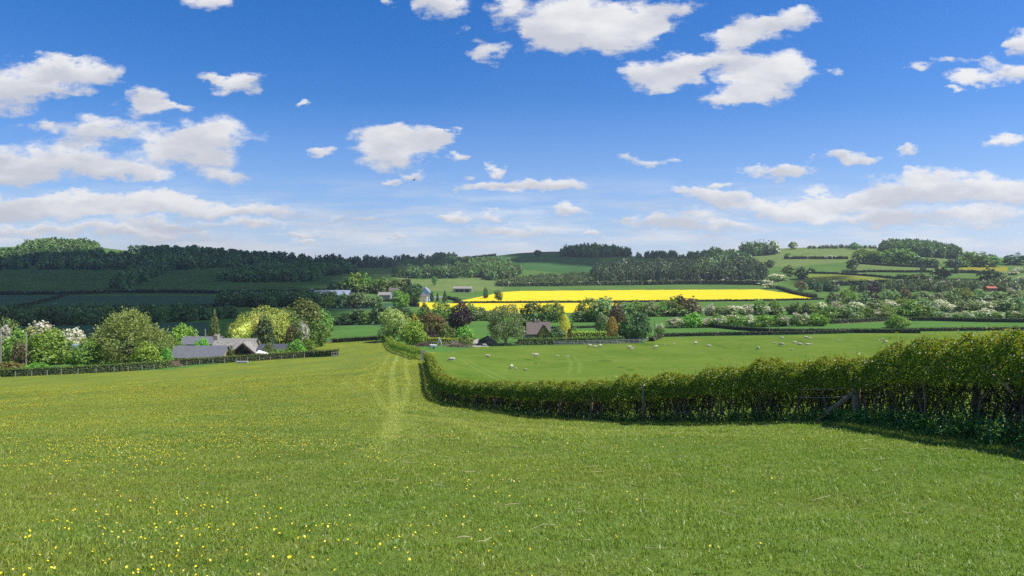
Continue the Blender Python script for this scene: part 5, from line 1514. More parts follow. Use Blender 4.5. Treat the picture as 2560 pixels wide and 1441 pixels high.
wire_fence('wire_fence', 'pale posts and wire along the foot of the garden hedge', [(38,149),(79,149.5),(118,150),(153,150.3),(195,150.8),(240,151.4),(285,152),(320,152.6),(355,153.5),(385,155)], 1.25)
wire_fence('wire_fence', 'pale posts and wire below the barn and farmhouse hedge', [(467,163),(499,164),(532,164.5),(561,165),(590,165.5),(619,166),(649,166.5),(676,167),(704,167.5),(733,168),(761,168.5)], 1.2)
def rails(name, label, pts, h, n_post, nr, mat, w=.07, rl=.05, close=None):
    root = empty(name, P(*pts[0])); tag(root, label, 'fence'); inv = np.array(root.location)
    q = np.array([P(px, Y)[:2] for px, Y in pts]); seg = np.hypot(*np.diff(q, axis=0).T); cs = np.concatenate([[0], np.cumsum(seg)])
    t = np.linspace(0, cs[-1], n_post); x = np.interp(t, cs, q[:, 0]); y = np.interp(t, cs, q[:, 1]); z = ground(x, y)
    for i in range(n_post):
        m = MB(); m.box(x[i]-w, x[i]+w, y[i]-w, y[i]+w, z[i]-.1, z[i]+h); m.v = [v-inv for v in m.v]; m.build('post', mat, root)
    for k in range(nr):
        hz = h*(.30+.62*k/max(1, nr-1))
        m = MB()
        for i in range(n_post-1):
            a = np.array([x[i], y[i]-w-.02, z[i]+hz]); b = np.array([x[i+1], y[i+1]-w-.02, z[i+1]+hz]); u = np.array([0, 0, rl]); v = np.array([0, -.035, 0])
            m.add([a-u, b-u, b-u+v, a-u+v, a+u, b+u, b+u+v, a+u+v], [(0,3,2,1),(4,5,6,7),(0,1,5,4),(1,2,6,5),(2,3,7,6),(3,0,4,7)])
        m.v = [v_-inv for v_ in m.v]; m.build('rail', mat, root)
    return root
rails('rail_fence', 'white post and rail fence in front of the cottage garden hedge', [(1384,181.5),(1460,182.5),(1530,184),(1612,186.5)], 1.25, 17, 3, GREYWHITE, .055, .042)
rails('rail_fence', 'weathered rail fence under the silver birch', [(1214,181),(1260,181),(1302,181.5)], 1.1, 8, 3, WOOD)
rails('rail_fence', 'plain timber rail fence by the lime coloured hedge and drive', [(1068,176.5),(1120,177),(1178,178)], 1.0, 8, 2, WOODP)
wire_fence('wire_fence', 'thin pale posts between the birch and the white rail fence', [(1302,181.8),(1324,182),(1345,182),(1366,182)], 1.15, .05)
# slatted gap in the hedge line
root = empty('slatted_gate', P(1061, 110)); tag(root, 'grey slatted gate standing in the gap between the two hedges', 'gate'); inv = np.array(root.location)
a, b = np.array(P(1053, 113)), np.array(P(1067.5, 107.5))
for k in range(5):
    q = a+(b-a)*k/4; q[2] = gz(q[0], q[1]); m = MB(); m.box(q[0]-.09, q[0]+.09, q[1]-.06, q[1]+.06, q[2]-.1, q[2]+1.75); m.v = [v-inv for v in m.v]; m.build('post' if k in (0, 4) else 'slat', WOODP, root)
for hz in (.5, 1.3):
    m = MB(); m.tube([a+np.array([0, .08, hz]), b+np.array([0, .08, hz])], .05, 5); m.v = [v-inv for v in m.v]; m.build('rail', WOOD, root)
rails('field_gate', 'short pale gate at the end of the farmhouse hedge', [(829,166.5),(846,167)], 1.3, 4, 2, WOODP)['category'] = 'gate'
rails('field_gate', 'little gate where the garden shrubs meet the end of the meadow', [(812,206),(829,206)], 1.1, 3, 4, WOODP)['category'] = 'gate'
def pole(px, top, Y, label, h0=None, r=.13, arm=False):
    x, y, z = P(px, Y); h = zof(top, Y)-z; root = empty('utility_pole', (x, y, z)); tag(root, label, 'utility pole', 'wooden utility poles in the valley')
    m = MB(); m.tube([(0, 0, -.2), (0, 0, h*.5), (0, 0, h)], [r, r*.9, r*.75], 8); m.build('shaft', WOODP if Y < 200 else WOOD, root)
    m = MB(); m.tube([(-.12, 0, h-.25), (.12, 0, h-.25)], .05, 5); m.tube([(0, 0, h), (0, 0, h+.15)], .05, 5); m.build('insulator', WHITE, root)
pole(2, 821, 164, 'pale utility pole at the edge of the garden beside the blossom'); pole(65, 832, 163, 'short pale utility pole by the brown garden bush')
pole(489, 825, 187, 'pale pole rising over the roof behind the barn, first of two'); pole(513, 824, 193, 'pale pole by the spruce, second of two behind the barn')
pole(1923, 799, 216, 'dark utility pole standing in the field hedge past the hawthorn row')
pole(1637, 802, 207, 'dark pole beside the small blossoming thorn by the chestnut')
for px, py, t_, lab in ((2057,684,671,'above the pale hay meadow'),(2084,699,685,'in the pale hay meadow'),(2251,703,690,'at the end of the pale hay meadow')):
    x, y = at(px, py); pole(px, t_, y, 'thin far utility pole '+lab, r=.16)

# swing, goal, brush heap by the cottage drive
root = empty('garden_swing', P(1098, 176)); tag(root, 'pale timber A frame swing in front of the lime coloured hedge', 'swing')
m = MB(); H = 2.0
for y_ in (-.1, .9):
    m.tube([(-.75, y_, 0), (0, y_, H)], .06, 6); m.tube([(.75, y_, 0), (0, y_, H)], .06, 6)
m.tube([(0, -.2, H), (0, 1.0, H)], .06, 6); m.tube([(-.4, -.1, H*.47), (.4, -.1, H*.47)], .045, 6)
m.build('frame', WHITE, root); m = MB()
m.tube([(0, .3, H), (0, .3, .5)], .012, 4); m.tube([(0, .6, H), (0, .6, .5)], .012, 4); m.build('rope', WIRE, root)
m = MB(); m.box(-.12, .12, .25, .65, .46, .5); m.build('seat', TIMBER, root)
root = empty('goal_frame', P(1140, 177)); tag(root, 'small white football goal against the lime coloured hedge', 'goal')
m = MB(); m.tube([(-1.1, 0, 0), (-1.1, 0, 1.3)], .05, 6); m.tube([(1.1, 0, 0), (1.1, 0, 1.3)], .05, 6); m.tube([(-1.15, 0, 1.3), (1.15, 0, 1.3)], .05, 6)
for a in (-1.1, 1.1): m.tube([(a, 0, 1.3), (a, .8, .05)], .035, 5)
m.tube([(-1.1, .8, .05), (1.1, .8, .05)], .035, 5); m.tube([(-1.1, 0, .7), (-.5, 0, .7)], .03, 5); m.tube([(-.5, 0, 0), (-.5, 0, 1.3)], .03, 5); m.build('frame', WHITE, root)
def heap(name, label, px, Y, w, h, n, mat, seed):
    rs = np.random.RandomState(seed); m = MB(); x, y, z = P(px, Y)
    for i in range(n):
        a = rs.uniform(0, 3.14); q = rs.normal(size=2)*np.array([w*.3, .6]); zz = h*math.exp(-(q[0]/(w*.35))**2)*rs.uniform(.1, 1); d = np.array([math.cos(a), math.sin(a)*.6, rs.normal()*.35])*rs.uniform(.5, 1.1)
        c = np.array([q[0], q[1], zz]); m.tube([c-d, c+rs.normal(size=3)*.06, c+d], rs.uniform(.02, .05), 5)
    o = m.build(name, mat, smooth=False); o.location = (x, y, z); tag(o, label, 'brush heap'); return o
heap('brush_heap', 'heap of cut brown brushwood by the drive end', 1140, 175, 5.5, .9, 260, solid_mat('cut_brush', (.20,.14,.10), (.33,.25,.19), 5, .9), 5)
heap('brush_heap', 'pile of dry twigs where the garden hedge meets the barn hedge', 432, 163, 4.5, 1.3, 220, solid_mat('dry_twigs', (.17,.12,.08), (.29,.22,.15), 5, .9), 6)
heap('log_pile', 'dark heap of logs and brush at the end of the clipped hedge', 1060, 172, 4.0, .9, 160, solid_mat('dark_logs', (.09,.065,.05), (.20,.15,.12), 5, .9), 7)
root = empty('hand_trailer', P(1084, 164)); tag(root, 'small white hand trailer tipped up at the pasture corner', 'trailer')
m = MB(); m.add([(-.55,-.5,.35),(.45,-.5,.2),(.45,.5,.2),(-.55,.5,.35),(-.85,-.55,.95),(.75,-.55,.85),(.75,.55,.85),(-.85,.55,.95)], [(0,3,2,1),(0,1,5,4),(1,2,6,5),(2,3,7,6),(3,0,4,7),(4,5,6,7)]); m.build('tray', TARP, root)
for s in (-.56, .5):
    m = MB(); m.tube([(.1, s, .22), (.1, s+.08, .22)], .24, 10); m.build('wheel', SLATED, root)
m = MB(); m.tube([(-.6, 0, .4), (-1.2, 0, .05)], .03, 5); m.build('handle', WIRE, root)
# light patch in the grass below the barn, built as a trough
root = empty('water_trough', P(606, 163.5)); tag(root, 'long pale water trough lying in the grass below the farmhouse fence', 'trough')
m = MB(); L_ = 1.25
m.add([(-L_,-.3,0),(L_,-.3,0),(L_,.3,0),(-L_,.3,0),(-L_-.1,-.4,.42),(L_+.1,-.4,.42),(L_+.1,.4,.42),(-L_-.1,.4,.42),(-L_,-.3,.38),(L_,-.3,.38),(L_,.3,.38),(-L_,.3,.38),(-L_+.1,-.22,.12),(L_-.1,-.22,.12),(L_-.1,.22,.12),(-L_+.1,.22,.12)],
      [(0,1,5,4),(1,2,6,5),(2,3,7,6),(3,0,4,7),(4,5,9,8),(5,6,10,9),(6,7,11,10),(7,4,8,11),(8,9,13,12),(9,10,14,13),(10,11,15,14),(11,8,12,15),(12,13,14,15)]); m.build('basin', solid_mat('galvanised', (.48,.49,.50), (.62,.62,.62), 6, .5), root)
# a bird over the valley
bx, by = (1035-1280)/F*90, 90; bz = zof(451, 90)
m = MB(); m.tube([(-.16,0,0),(-.05,0,.02),(.08,0,.02),(.17,0,.01)], [.012,.045,.045,.015], 6)
for s in (-1, 1): m.slab((.06,s*.03,.03),(-.06,s*.03,.03),(-.10,s*.30,.13),(.02,s*.26,.12), .012)
m.slab((-.14,-.02,.0),(-.14,.02,.0),(-.25,.05,.0),(-.25,-.05,.0), .01)
o = m.build('bird', solid_mat('bird_feather', (.02,.02,.022), (.05,.05,.055), 9, .7)); o.location = (bx, by, bz); o.rotation_euler = (0, 0, .5)
tag(o, 'small dark bird flying high over the valley', 'bird')
# ------------------------------------------------------------------ garden trees round the farmhouse
def HP(pts): 
    out = []
    for px, py in pts:
        x, y = at(px, py); out.append((px, y))
    return out
T = tree
T('garden_tree','olive rounded tree above the white blossom at the edge of the frame','tree','round','olive',12,793,72,192)
T('hawthorn','small white blossoming thorn under the olive tree at the edge of the frame','tree','haw','pale',14,811,56,185,blossom=.8)
T('garden_bush','mid green bush below the small white thorn','bush','bush','fresh',34,822,80,176)
T('hawthorn','big hawthorn half green half blossom beside the utility pole','tree','haw','pale',112,802,130,187,n=4500,seed=1,blossom=.30)
T('hawthorn','hawthorn white all over with blossom next to the big grey willow','tree','haw','pale',172,818,92,183,n=3500,seed=2,blossom=.68)
T('garden_tree','fresh green tree in front of the blossoming hawthorns','tree','round','fresh',122,826,115,169,n=3600,sink=.6)
T('garden_bush','dark brownish bush by the short pale utility pole','bush','bush','brown',54,846,50,164)
T('garden_bush','reddish brown low bush close behind the garden hedge','bush','bush','bronze',26,902,72,160)
T('garden_bush','deep green bush between the fresh green tree and the willow','bush','bush','fresh',214,846,92,166,n=3200,seed=2)
T('grey_willow','huge feathery grey green willow, widest tree of the farmhouse garden','tree','willow','grey',322,768,222,173,n=11000,seed=1)
T('garden_bush','bright green leafy bush at the foot of the grey willow','bush','bush','bright',366,853,78,163,n=3000,seed=3)
T('garden_bush','low bright green bush beside the tilted shed roof','bush','bush','bright',208,911,44,159)
T('garden_bush','fresh green bush filling the gap at the frame edge above the hedge','bush','bush','fresh',90,905,60,160)
T('garden_bush','light leafy bush behind the end of the barn','bush','bush','fresh',415,868,42,167)
T('garden_tree','bright green rounded tree behind the slate roofs','tree','bush','bright',458,806,70,198,n=3000)
T('garden_bush','bright bush growing between the two slate roofs','bush','bush','bright',502,842,46,183)
T('garden_bush','green bush at the end of the low slate roof','bush','bush','fresh',452,852,34,181)
T('spruce','tall olive spruce standing behind the farmhouse roofs','tree','cone','olive',536,767,56,203,n=4200)
T('garden_bush','dark green bush between the spruce and the golden willow','bush','bush','green',578,822,38,198)
T('golden_willow','golden yellow weeping willow spreading behind the lichened roof','tree','weep','gold',655,763,150,212,n=8000)
T('golden_willow','small golden weeping willow edging the larger one','tree','weep','gold',592,806,52,204,n=2400)
T('golden_bush','cream yellow variegated tree in front of the golden willow','tree','bush','cream',612,804,62,194,n=2600)
T('golden_bush','upper cream yellow crown topping the dark glossy tree','tree','bush','cream',648,779,40,193,n=1800)
T('golden_bush','low cream yellow shrub beside the farmhouse gable','bush','bush','cream',646,853,24,183)
T('dark_maple','dark glossy green tree against the golden willow','tree','bush','gloss',661,788,66,189,n=3800,seed=1)
T('garden_tree','large dull olive tree behind the golden willow','tree','bush','olive',748,744,140,232,n=5200,seed=2)
T('garden_tree','olive tree between the golden willow and the largest olive crown','tree','bush','olive',716,772,90,222,n=3000,seed=1)
T('garden_tree','dusky olive tree at the outer side of the largest olive crown','tree','bush','green',800,768,70,238,n=2600,seed=0)
T('garden_tree','dark green round tree at the end of the farm garden','tree','bush','green',797,796,64,199,n=3200,seed=3)
T('lilac_tree','slender white blossoming tree against the dark round one','tree','haw','fresh',757,800,34,192,n=1800,seed=2,blossom=.72)
T('bare_shrub','greyish thin shrub left of the white blossoming tree','shrub','willow','brown',730,806,36,194,n=1100)
T('garden_bush','fresh green shrub at the end of the dark blue roof','bush','bush','fresh',744,848,48,177)
T('garden_bush','rounded green shrub below the white blossoming tree','bush','bush','fresh',770,843,44,186)
T('garden_bush','olive shrub in front of the dark blue outbuilding roof','bush','bush','olive',671,854,34,174)
T('garden_bush','dusky brown shrub by the end of the outbuilding','bush','bush','brown',722,862,22,178)
T('garden_bush','small climber shrub against the lichened roof','shrub','willow','olive',577,862,20,172,n=700)
T('garden_bush','green shrub filling under the dark blue outbuilding','bush','bush','green',700,872,70,174)

# ------------------------------------------------------------------ trees round the cottage
T('variegated_maple','broad pale variegated tree at the head of the clipped hedge','tree','round','pale',984,770,88,199,n=5200,sink=1.2)
T('laburnum','little bright yellow tree between the pale and the bronze crowns','tree','bush','yellow',1036,781,26,206)
T('garden_tree','bright green rounded tree at the end of the clipped hedge','tree','bush','bright',1033,799,76,180,n=4500,seed=1)
T('bronze_tree','broad bronze leaved tree between green and purple neighbours','tree','bush','bronze',1080,775,84,196,n=5000,seed=0)
T('copper_beech','dark purple copper beech above the lime coloured hedge','tree','round','purple',1150,755,66,208,n=4200,seed=2)
T('purple_shrub','dark red purple shrub under the bronze tree','shrub','bush','purple',1076,822,28,188)
T('garden_bush','olive bush between the bronze tree and the copper beech','bush','bush','olive',1117,811,54,190)
T('garden_bush','fresh green bush under the copper beech','bush','bush','fresh',1162,813,62,188,n=3000)
T('garden_bush','dull olive bush standing in front of the lime coloured hedge','bush','bush','olive',1159,836,36,177)
T('garden_bush','dark evergreen bush beside the cottage drive','bush','bush','conifer',1212,843,34,185)
T('silver_birch','broad silver birch with white trunk shading the rail fence','tree','birch','silver',1264,760,108,184,n=7500,seed=1,birch=True)
T('garden_tree','dark green tree rising behind the cottage chimneys','tree','round','gloss',1330,755,88,222,n=4200,seed=3)
T('golden_conifer','bright golden conical conifer beside the cottage','tree','column','yellow',1412,787,36,193,n=3000)
T('garden_bush','spreading dark conifer bush at the foot of the golden conifer','bush','bush','conifer',1392,817,52,189)
T('garden_bush','mid green bush behind the golden conifer','bush','bush','green',1428,806,32,200)
T('juniper','thin dark juniper in front of the golden conifer','shrub','column','brown',1423,822,15,186)
T('brown_tree','brown leaved tree behind the amber conifer','tree','bush','brown',1541,752,54,240,n=2400)
T('grey_bush','tall grey green bush beside the amber conifer','bush','bush','silver',1510,780,52,216,n=2600)
T('amber_conifer','amber brown columnar conifer beside the chestnut','tree','column','amber',1530,792,42,193,n=3200)
T('chestnut_tree','large dark glossy chestnut tree at the end of the white fence','tree','bush','gloss',1588,777,92,191,n=6500,seed=2,sink=.3)
T('hawthorn','small thorn with white blossom past the chestnut','tree','haw','green',1649,807,28,208,blossom=.4)
T('garden_bush','lime green shrub by the ivy clad gable','bush','bush','lime',1393,846,30,187)
T('garden_bush','olive shrubs under the cottage eaves','bush','bush','olive',1331,842,46,186)
T('garden_bush','rosy brown shrub at the corner of the birch and the cottage','bush','bush','bronze',1302,846,24,186)
H = hedge_far
H('garden_hedge','lime coloured clipped hedge behind the swing and goal',[(1062,180),(1120,180),(1182,181)],1.75,1.2,'lime',per_m=70,size=.13)
H('garden_hedge','clipped green hedge behind the white rail fence',[(1302,183.5),(1400,184.5),(1500,186),(1560,187.5)],1.75,1.3,'hedge',per_m=70,size=.13)
H('garden_hedge','lime green hedge behind the clipped garden hedge',[(1428,196),(1520,197)],2.6,1.4,'lime',per_m=60,size=.15)
H('garden_hedge','long dark garden hedge behind the posts at the frame edge',[(-90,152),(0,152.3),(150,153.2),(300,155),(392,158),(425,161)],1.75,1.5,'hedge',per_m=60,size=.13)
H('garden_hedge','clipped hedge in front of the barn and glazed gable',[(425,165.5),(500,166.5),(600,168),(700,170),(770,171),(845,170)],1.55,1.5,'hedge',per_m=60,size=.13)
H('field_hedge','short dark hedge closing the far end of the meadow',[(828,208),(900,208),(978,207)],1.3,1.5,'hedge_dark')
H('field_hedge','dark clipped hedge along the far side of the sheep pasture',[(1628,192),(1655,209),(1800,211),(2000,212),(2300,218),(2600,219)],1.05,1.6,'hedge_dark',per_m=40,size=.16)
H('field_hedge','clipped hedge curving behind the dark utility pole',HP([(1775,819),(1850,826),(1930,832),(2060,833),(2300,834)]),1.3,1.6,'hedge_dark',per_m=40,size=.18)
H('field_hedge','hedge running below the bare soil strip past the round bush',HP([(1880,816),(2080,810),(2225,803),(2340,803),(2460,806),(2620,808)]),1.6,2,'hedge_dark',per_m=40)
H('field_hedge','thin hedge in the middle of the field behind the cottage',HP([(1375,823),(1430,822),(1495,820)]),.9,1.2,'hedge_dark')
T('round_bush','single round green bush standing in the field hedge','bush','bush','fresh',2246,786,66,238,n=4200,seed=1)

# ------------------------------------------------------------------ thorn row and valley bushes
def row(name, what, where, items, Y, leaves, cat='bush', group=None, n=1500):
    """items: (px, top, width, leaf, blossom); each label names its own place in a described row"""
    for i, (px, top, w_, lf, bl) in enumerate(items):
        y = Y(px) if callable(Y) else Y
        look = {'green': 'green', 'fresh': 'fresh green', 'grey': 'grey green', 'dark': 'dark green', 'olive': 'olive', 'pale': 'pale green', 'brown': 'brownish', 'conifer': 'dark conifer', 'purple': 'purplish', 'silver': 'grey green', 'yellow': 'yellow', 'w': 'green'}[lf]
        if bl >= .6: look = 'white blossoming'
        elif bl > .1: look += ' blossom flecked'
        kd = {'conifer': 'cone'}.get(lf, 'willow' if lf == 'grey' else 'haw')
        nm = ('hawthorn' if bl > .1 else name)
        T(nm, '%s %s, %s from the left %s' % (look, what, ORD[i], where), cat, kd, lf, px, top, w_, y, group, n=n, seed=i % 4, blossom=bl)
row('thorn_bush','bush','in the thorn row',
 [(1690,794,56,'green',.65),(1728,782,62,'fresh',0),(1764,793,44,'fresh',.35),(1797,784,54,'green',.25),(1836,781,56,'fresh',.12),(1873,787,40,'green',.5),(1908,785,58,'fresh',.0),(1950,782,46,'green',.2),(1962,790,26,'green',.75),(1996,782,46,'green',.3),(2012,780,26,'fresh',.6),(2042,783,62,'fresh',0)], lambda p: 258, None, 'bush', 'bushes of the thorn row')
row('river_tree','tree','in the shaded row',
 [(842,790,46,'dark',0),(870,782,54,'dark',0),(897,768,44,'dark',0),(918,778,44,'green',0),(947,760,46,'dark',0),(968,770,40,'dark',0)], lambda p: 318, None, 'tree', 'trees of the shady row', n=1200)
row('river_tree','tree','under the nearer rapeseed',
 [(1012,764,60,'dark',0),(1062,755,34,'olive',0),(1050,772,60,'green',0),(1108,752,66,'grey',0),(1135,762,44,'green',0),(1176,757,40,'grey',0),(1192,765,56,'silver',0),(1228,774,52,'green',0),(1246,782,40,'green',0)], lambda p: 345, None, 'tree', 'trees of the bushy line', n=1300)
row('river_tree','tree','between cottage and chestnut',
 [(1372,758,50,'grey',0),(1392,752,46,'grey',0),(1366,782,44,'green',0),(1448,768,48,'silver',0),(1474,743,76,'grey',0),(1508,741,80,'silver',0),(1488,768,60,'grey',0),(1530,770,50,'grey',0)], lambda p: 318, None, 'tree', 'trees behind the cottage field', n=1600)
row('river_tree','tree','in the long willow line',
 [(1556,752,60,'silver',0),(1590,750,54,'grey',0),(1622,753,56,'silver',0),(1655,754,50,'grey',0),(1664,768,40,'silver',.4),(1686,742,70,'grey',0),(1708,736,46,'brown',0),(1730,741,50,'brown',0),(1700,768,90,'silver',0),(1742,760,38,'silver',.65),(1774,759,28,'silver',.8),(1806,766,70,'silver',0),(1838,762,50,'silver',.6),(1866,760,44,'silver',.7),(1900,757,56,'green',.6),(1940,760,44,'green',.5),(1898,744,44,'grey',0),(1936,749,46,'grey',0),(1988,753,36,'olive',0),(2016,754,36,'olive',0)], lambda p: 372, None, 'tree', 'trees of the long willow line', n=1100)
row('valley_bush','bush','ranked above the soil strip',
 [(2078,762,60,'green',0),(2122,758,66,'silver',0),(2108,776,40,'silver',0),(2172,768,40,'green',0),(2200,772,44,'green',.5),(2218,762,50,'grey',0),(2270,752,70,'green',0),(2300,760,66,'green',0),(2332,768,46,'silver',0),(2362,782,30,'green',.4),(2395,780,30,'green',.2),(2416,776,36,'green',.5),(2454,772,50,'green',.45),(2484,774,48,'green',.4),(2530,776,50,'green',.1),(2566,770,50,'silver',.0)], lambda p: 300, None, 'bush', 'bushes of the front rank', n=1400)
row('valley_bush','bush','in the second valley rank',
 [(1980,758,50,'silver',0),(2020,757,56,'grey',0),(2060,755,46,'silver',.4),(2095,751,44,'grey',.6),(2140,752,44,'silver',.6),(2185,748,60,'silver',0),(2226,750,60,'silver',.65),(2262,744,60,'grey',0),(2298,744,60,'silver',0),(2350,747,40,'silver',.7),(2366,755,48,'silver',.55),(2400,748,50,'silver',0),(2440,750,56,'silver',.0),(2462,752,70,'silver',.7),(2505,745,70,'silver',0),(2550,740,70,'silver',0)], lambda p: 375, None, 'bush', 'bushes of the second rank', n=1100)
row('valley_tree','tree','in the rear valley rank',
 [(2086,728,44,'silver',0),(2120,722,50,'grey',0),(2160,728,50,'silver',.0),(2180,716,40,'purple',0),(2222,722,50,'silver',0),(2264,720,40,'brown',0),(2300,728,66,'silver',0),(2252,733,16,'yellow',0),(2338,731,46,'silver',0),(2380,722,60,'silver',0),(2412,718,46,'grey',0),(2450,722,56,'silver',0),(2500,727,60,'silver',0),(2535,722,56,'silver',.3),(2470,738,60,'silver',.3),(2420,737,60,'silver',.0),(2565,724,60,'silver',0)], lambda p: 470, None, 'tree', 'trees of the rear rank', n=900)
# trees round the farm across the valley
row('farm_tree','tree','hiding the cattle shed',
 [(780,733,40,'dark',0),(806,738,34,'green',0),(830,740,40,'green',0),(858,731,40,'silver',0),(886,729,46,'silver',0),(912,731,50,'silver',0),(938,735,42,'silver',0)], lambda p: 505, None, 'tree', 'trees of the farm belt', n=700)
row('farm_tree','tree','behind the cattle shed',
 [(840,704,54,'dark',0),(870,704,56,'dark',0),(900,702,60,'green',0),(934,694,40,'green',0),(960,692,44,'green',0),(884,680,60,'fresh',0),(914,684,30,'fresh',0),(948,706,50,'olive',0),(990,696,48,'olive',0),(1012,694,40,'olive',0)], lambda p: 690, None, 'tree', 'trees of the farm clump', n=600)
T('farm_tree','bright fresh green tree at the middle of the far farm','tree','bush','fresh',1000,722,50,500,n=1200)
T('farm_tree','tallest dark green tree of the far farm','tree','round','dark',1037,706,40,520,n=1400,sink=2)
T('farm_tree','slim dark tree behind the tallest tree of the far farm','tree','round','dark',1022,697,20,640,n=600)
T('farm_conifer','pointed dark tree by the parked vans','tree','cone','dark',1112,724,24,560,n=900)
T('farm_conifer','small pointed tree beside the pale blue barn','tree','cone','dark',1094,728,12,590,n=400)
T('farm_tree','little round tree close to the pale blue barn','tree','bush','dark',1079,727,12,595,n=400)
T('hill_tree','lone dark bush near the open barn','tree','bush','dark',1214,718,14,650,n=400)
T('hill_tree','small thin tree at the rapeseed corner','tree','round','olive',1246,724,22,600,n=400)
T('hill_tree','lone tree on the pale pasture below the centre wood','tree','round','green',1086,692,15,860,n=400)

# ------------------------------------------------------------------ trees of the far hills
def TB(name, label, kind, leaf, px, base, top, w_, n=420, blossom=0, group=None):
    x, y = at(px, base); return T(name, label, 'tree', kind, leaf, px, top, w_, y, group, n=n, blossom=blossom)
G_ = 'single trees on the far hills'
for a in [
 ('hill_tree','round tree on the skyline, nearest the copse on the ridge','bush','green',1982,624,603,22),
 ('hill_tree','round tree on the skyline at the edge of the big hilltop wood','bush','green',2136,624,605,24),
 ('hill_tree','small tree among the skyline thorns between two round trees','bush','dark',2103,621,610,15),
 ('hill_tree','lone dark tree breasting the skyline of the middle hill','bush','dark',1344,642,624,22),
 ('hill_tree','tree at the head of the blossoming hedge on the ridge pasture','bush','green',1971,648,631,18),
 ('hill_tree','dark tree ending the blossoming hedge on the ridge pasture','bush','dark',2131,676,644,28),
 ('hill_tree','dark round tree below the ridge copse','bush','dark',1925,669,648,28),
 ('hill_tree','small round tree just under the ridge copse','bush','dark',1874,652,636,18),
 ('hill_tree','olive round tree left of the dark hillside one','bush','olive',1971,693,662,30),
 ('hill_tree','dark tree beside the white thorns at the end of the conifer wood','bush','dark',2003,699,666,32),
 ('hill_tree','dark bush on the shaded hill pasture','bush','dark',2026,682,670,24),
 ('hill_tree','dark bush in the hedge at the end of the shaded pasture','bush','dark',2308,681,663,16),
 ('hill_tree','broad dark tree below the mustard hay field','bush','dark',2477,714,669,58),
 ('hill_tree','dark wide tree above the hay meadow end','bush','dark',2352,698,668,46),
 ('hill_tree','green tree between hay meadow and hill pasture','bush','olive',2300,706,682,60),
 ('hill_tree','greyish bush above the end of the hay meadow','bush','olive',2262,702,686,50),
 ('hill_tree','dark bush in the mustard field hedge','bush','dark',2386,684,667,22),
 ('hill_tree','dark tree in the shadow at the foot of the hay meadow','bush','dark',2073,728,697,46),
 ('hill_tree','smaller dark tree behind the rapeseed end','bush','dark',2032,724,694,28),
 ('hill_tree','brownish tree below the hay meadow','bush','brown',2002,728,700,30),
 ('hill_tree','pointed dark conifer below the hay meadow','cone','conifer',2155,733,699,26),
 ('hill_tree','purplish tree next to the pointed conifer','bush','purple',2183,730,703,30),
 ('hill_tree','rounded green tree in the thorn line under the hay meadow','bush','green',2226,717,699,22),
 ('hill_tree','skyline tree near the frame edge, darkest and widest','bush','dark',2540,663,634,60),
 ('hill_tree','small skyline tree next to the darkest one near the frame edge','bush','dark',2518,652,638,18),
 ('hill_tree','little skyline tree in the dip of the ridge','bush','dark',2476,648,634,18),
 ('hill_tree','bushy green tree in the middle of the hill hedges','bush','green',2482,668,638,44),
 ('hill_tree','lone round tree on the skyline clear of the long dark ridge wood','bush','dark',328,632,612,16),
 ('hill_tree','second skyline tree beside the long dark ridge wood','bush','dark',343,632,611,20),
 ('hill_tree','round tree on the skyline past the end of the sunlit knoll','bush','green',238,621,602,22)]: TB(*a, group=G_)
for i, (px, base, top, w_) in enumerate([(2158,657,621,58),(2188,659,626,52),(2214,661,624,52),(2238,663,622,54),(2263,664,620,58),(2286,666,638,44),(2312,668,643,40),(2333,669,646,34)]):
    TB('hill_tree','green tree, %s from the left in the rank below the big hilltop wood' % ORD[i],'bush','green' if i < 5 else 'dark',px,base,top,w_,n=600,group='trees below the hilltop wood')
for i, (px, base, top, w_) in enumerate([(2382,669,644,42),(2405,668,640,40),(2428,667,627,56),(2452,668,630,48)]):
    TB('hill_tree','green tree, %s from the left in the ridge clump past the hilltop wood' % ORD[i],'bush','dark' if i == 0 else 'green',px,base,top,w_,n=600,group='trees of the ridge clump')
rs = np.random.RandomState(8)
for i, px in enumerate([2024,2035,2050,2058,2068,2079,2090,2116,2124,2150,2162,2176,2186]):
    TB('ridge_thorn','small thorn bush, %s from the left along the skyline hedge' % ORD[i],'haw','dark',px,622,612+rs.uniform(-1,2),11,n=160,blossom=.15,group='thorns along the skyline')
for i, (px, base, top, w_) in enumerate([(2186,713,703,22),(2256,712,704,18),(2276,713,702,24),(2296,713,704,24),(2330,713,703,30),(2350,716,706,22),(2424,716,702,22),(2448,712,702,24),(2300,702,690,24),(1935,704,684,42),(1958,702,688,30),(1912,712,700,40),(1926,722,708,40),(2560,702,690,40),(2530,688,676,34),(2548,682,668,30),(2510,704,692,40)]):
    TB('hawthorn','white blossoming thorn, %s of those dotted over the facing hill' % ORD[i],'haw','green',px,base,top,w_,n=500,blossom=.6,group='white thorns of the far hill')

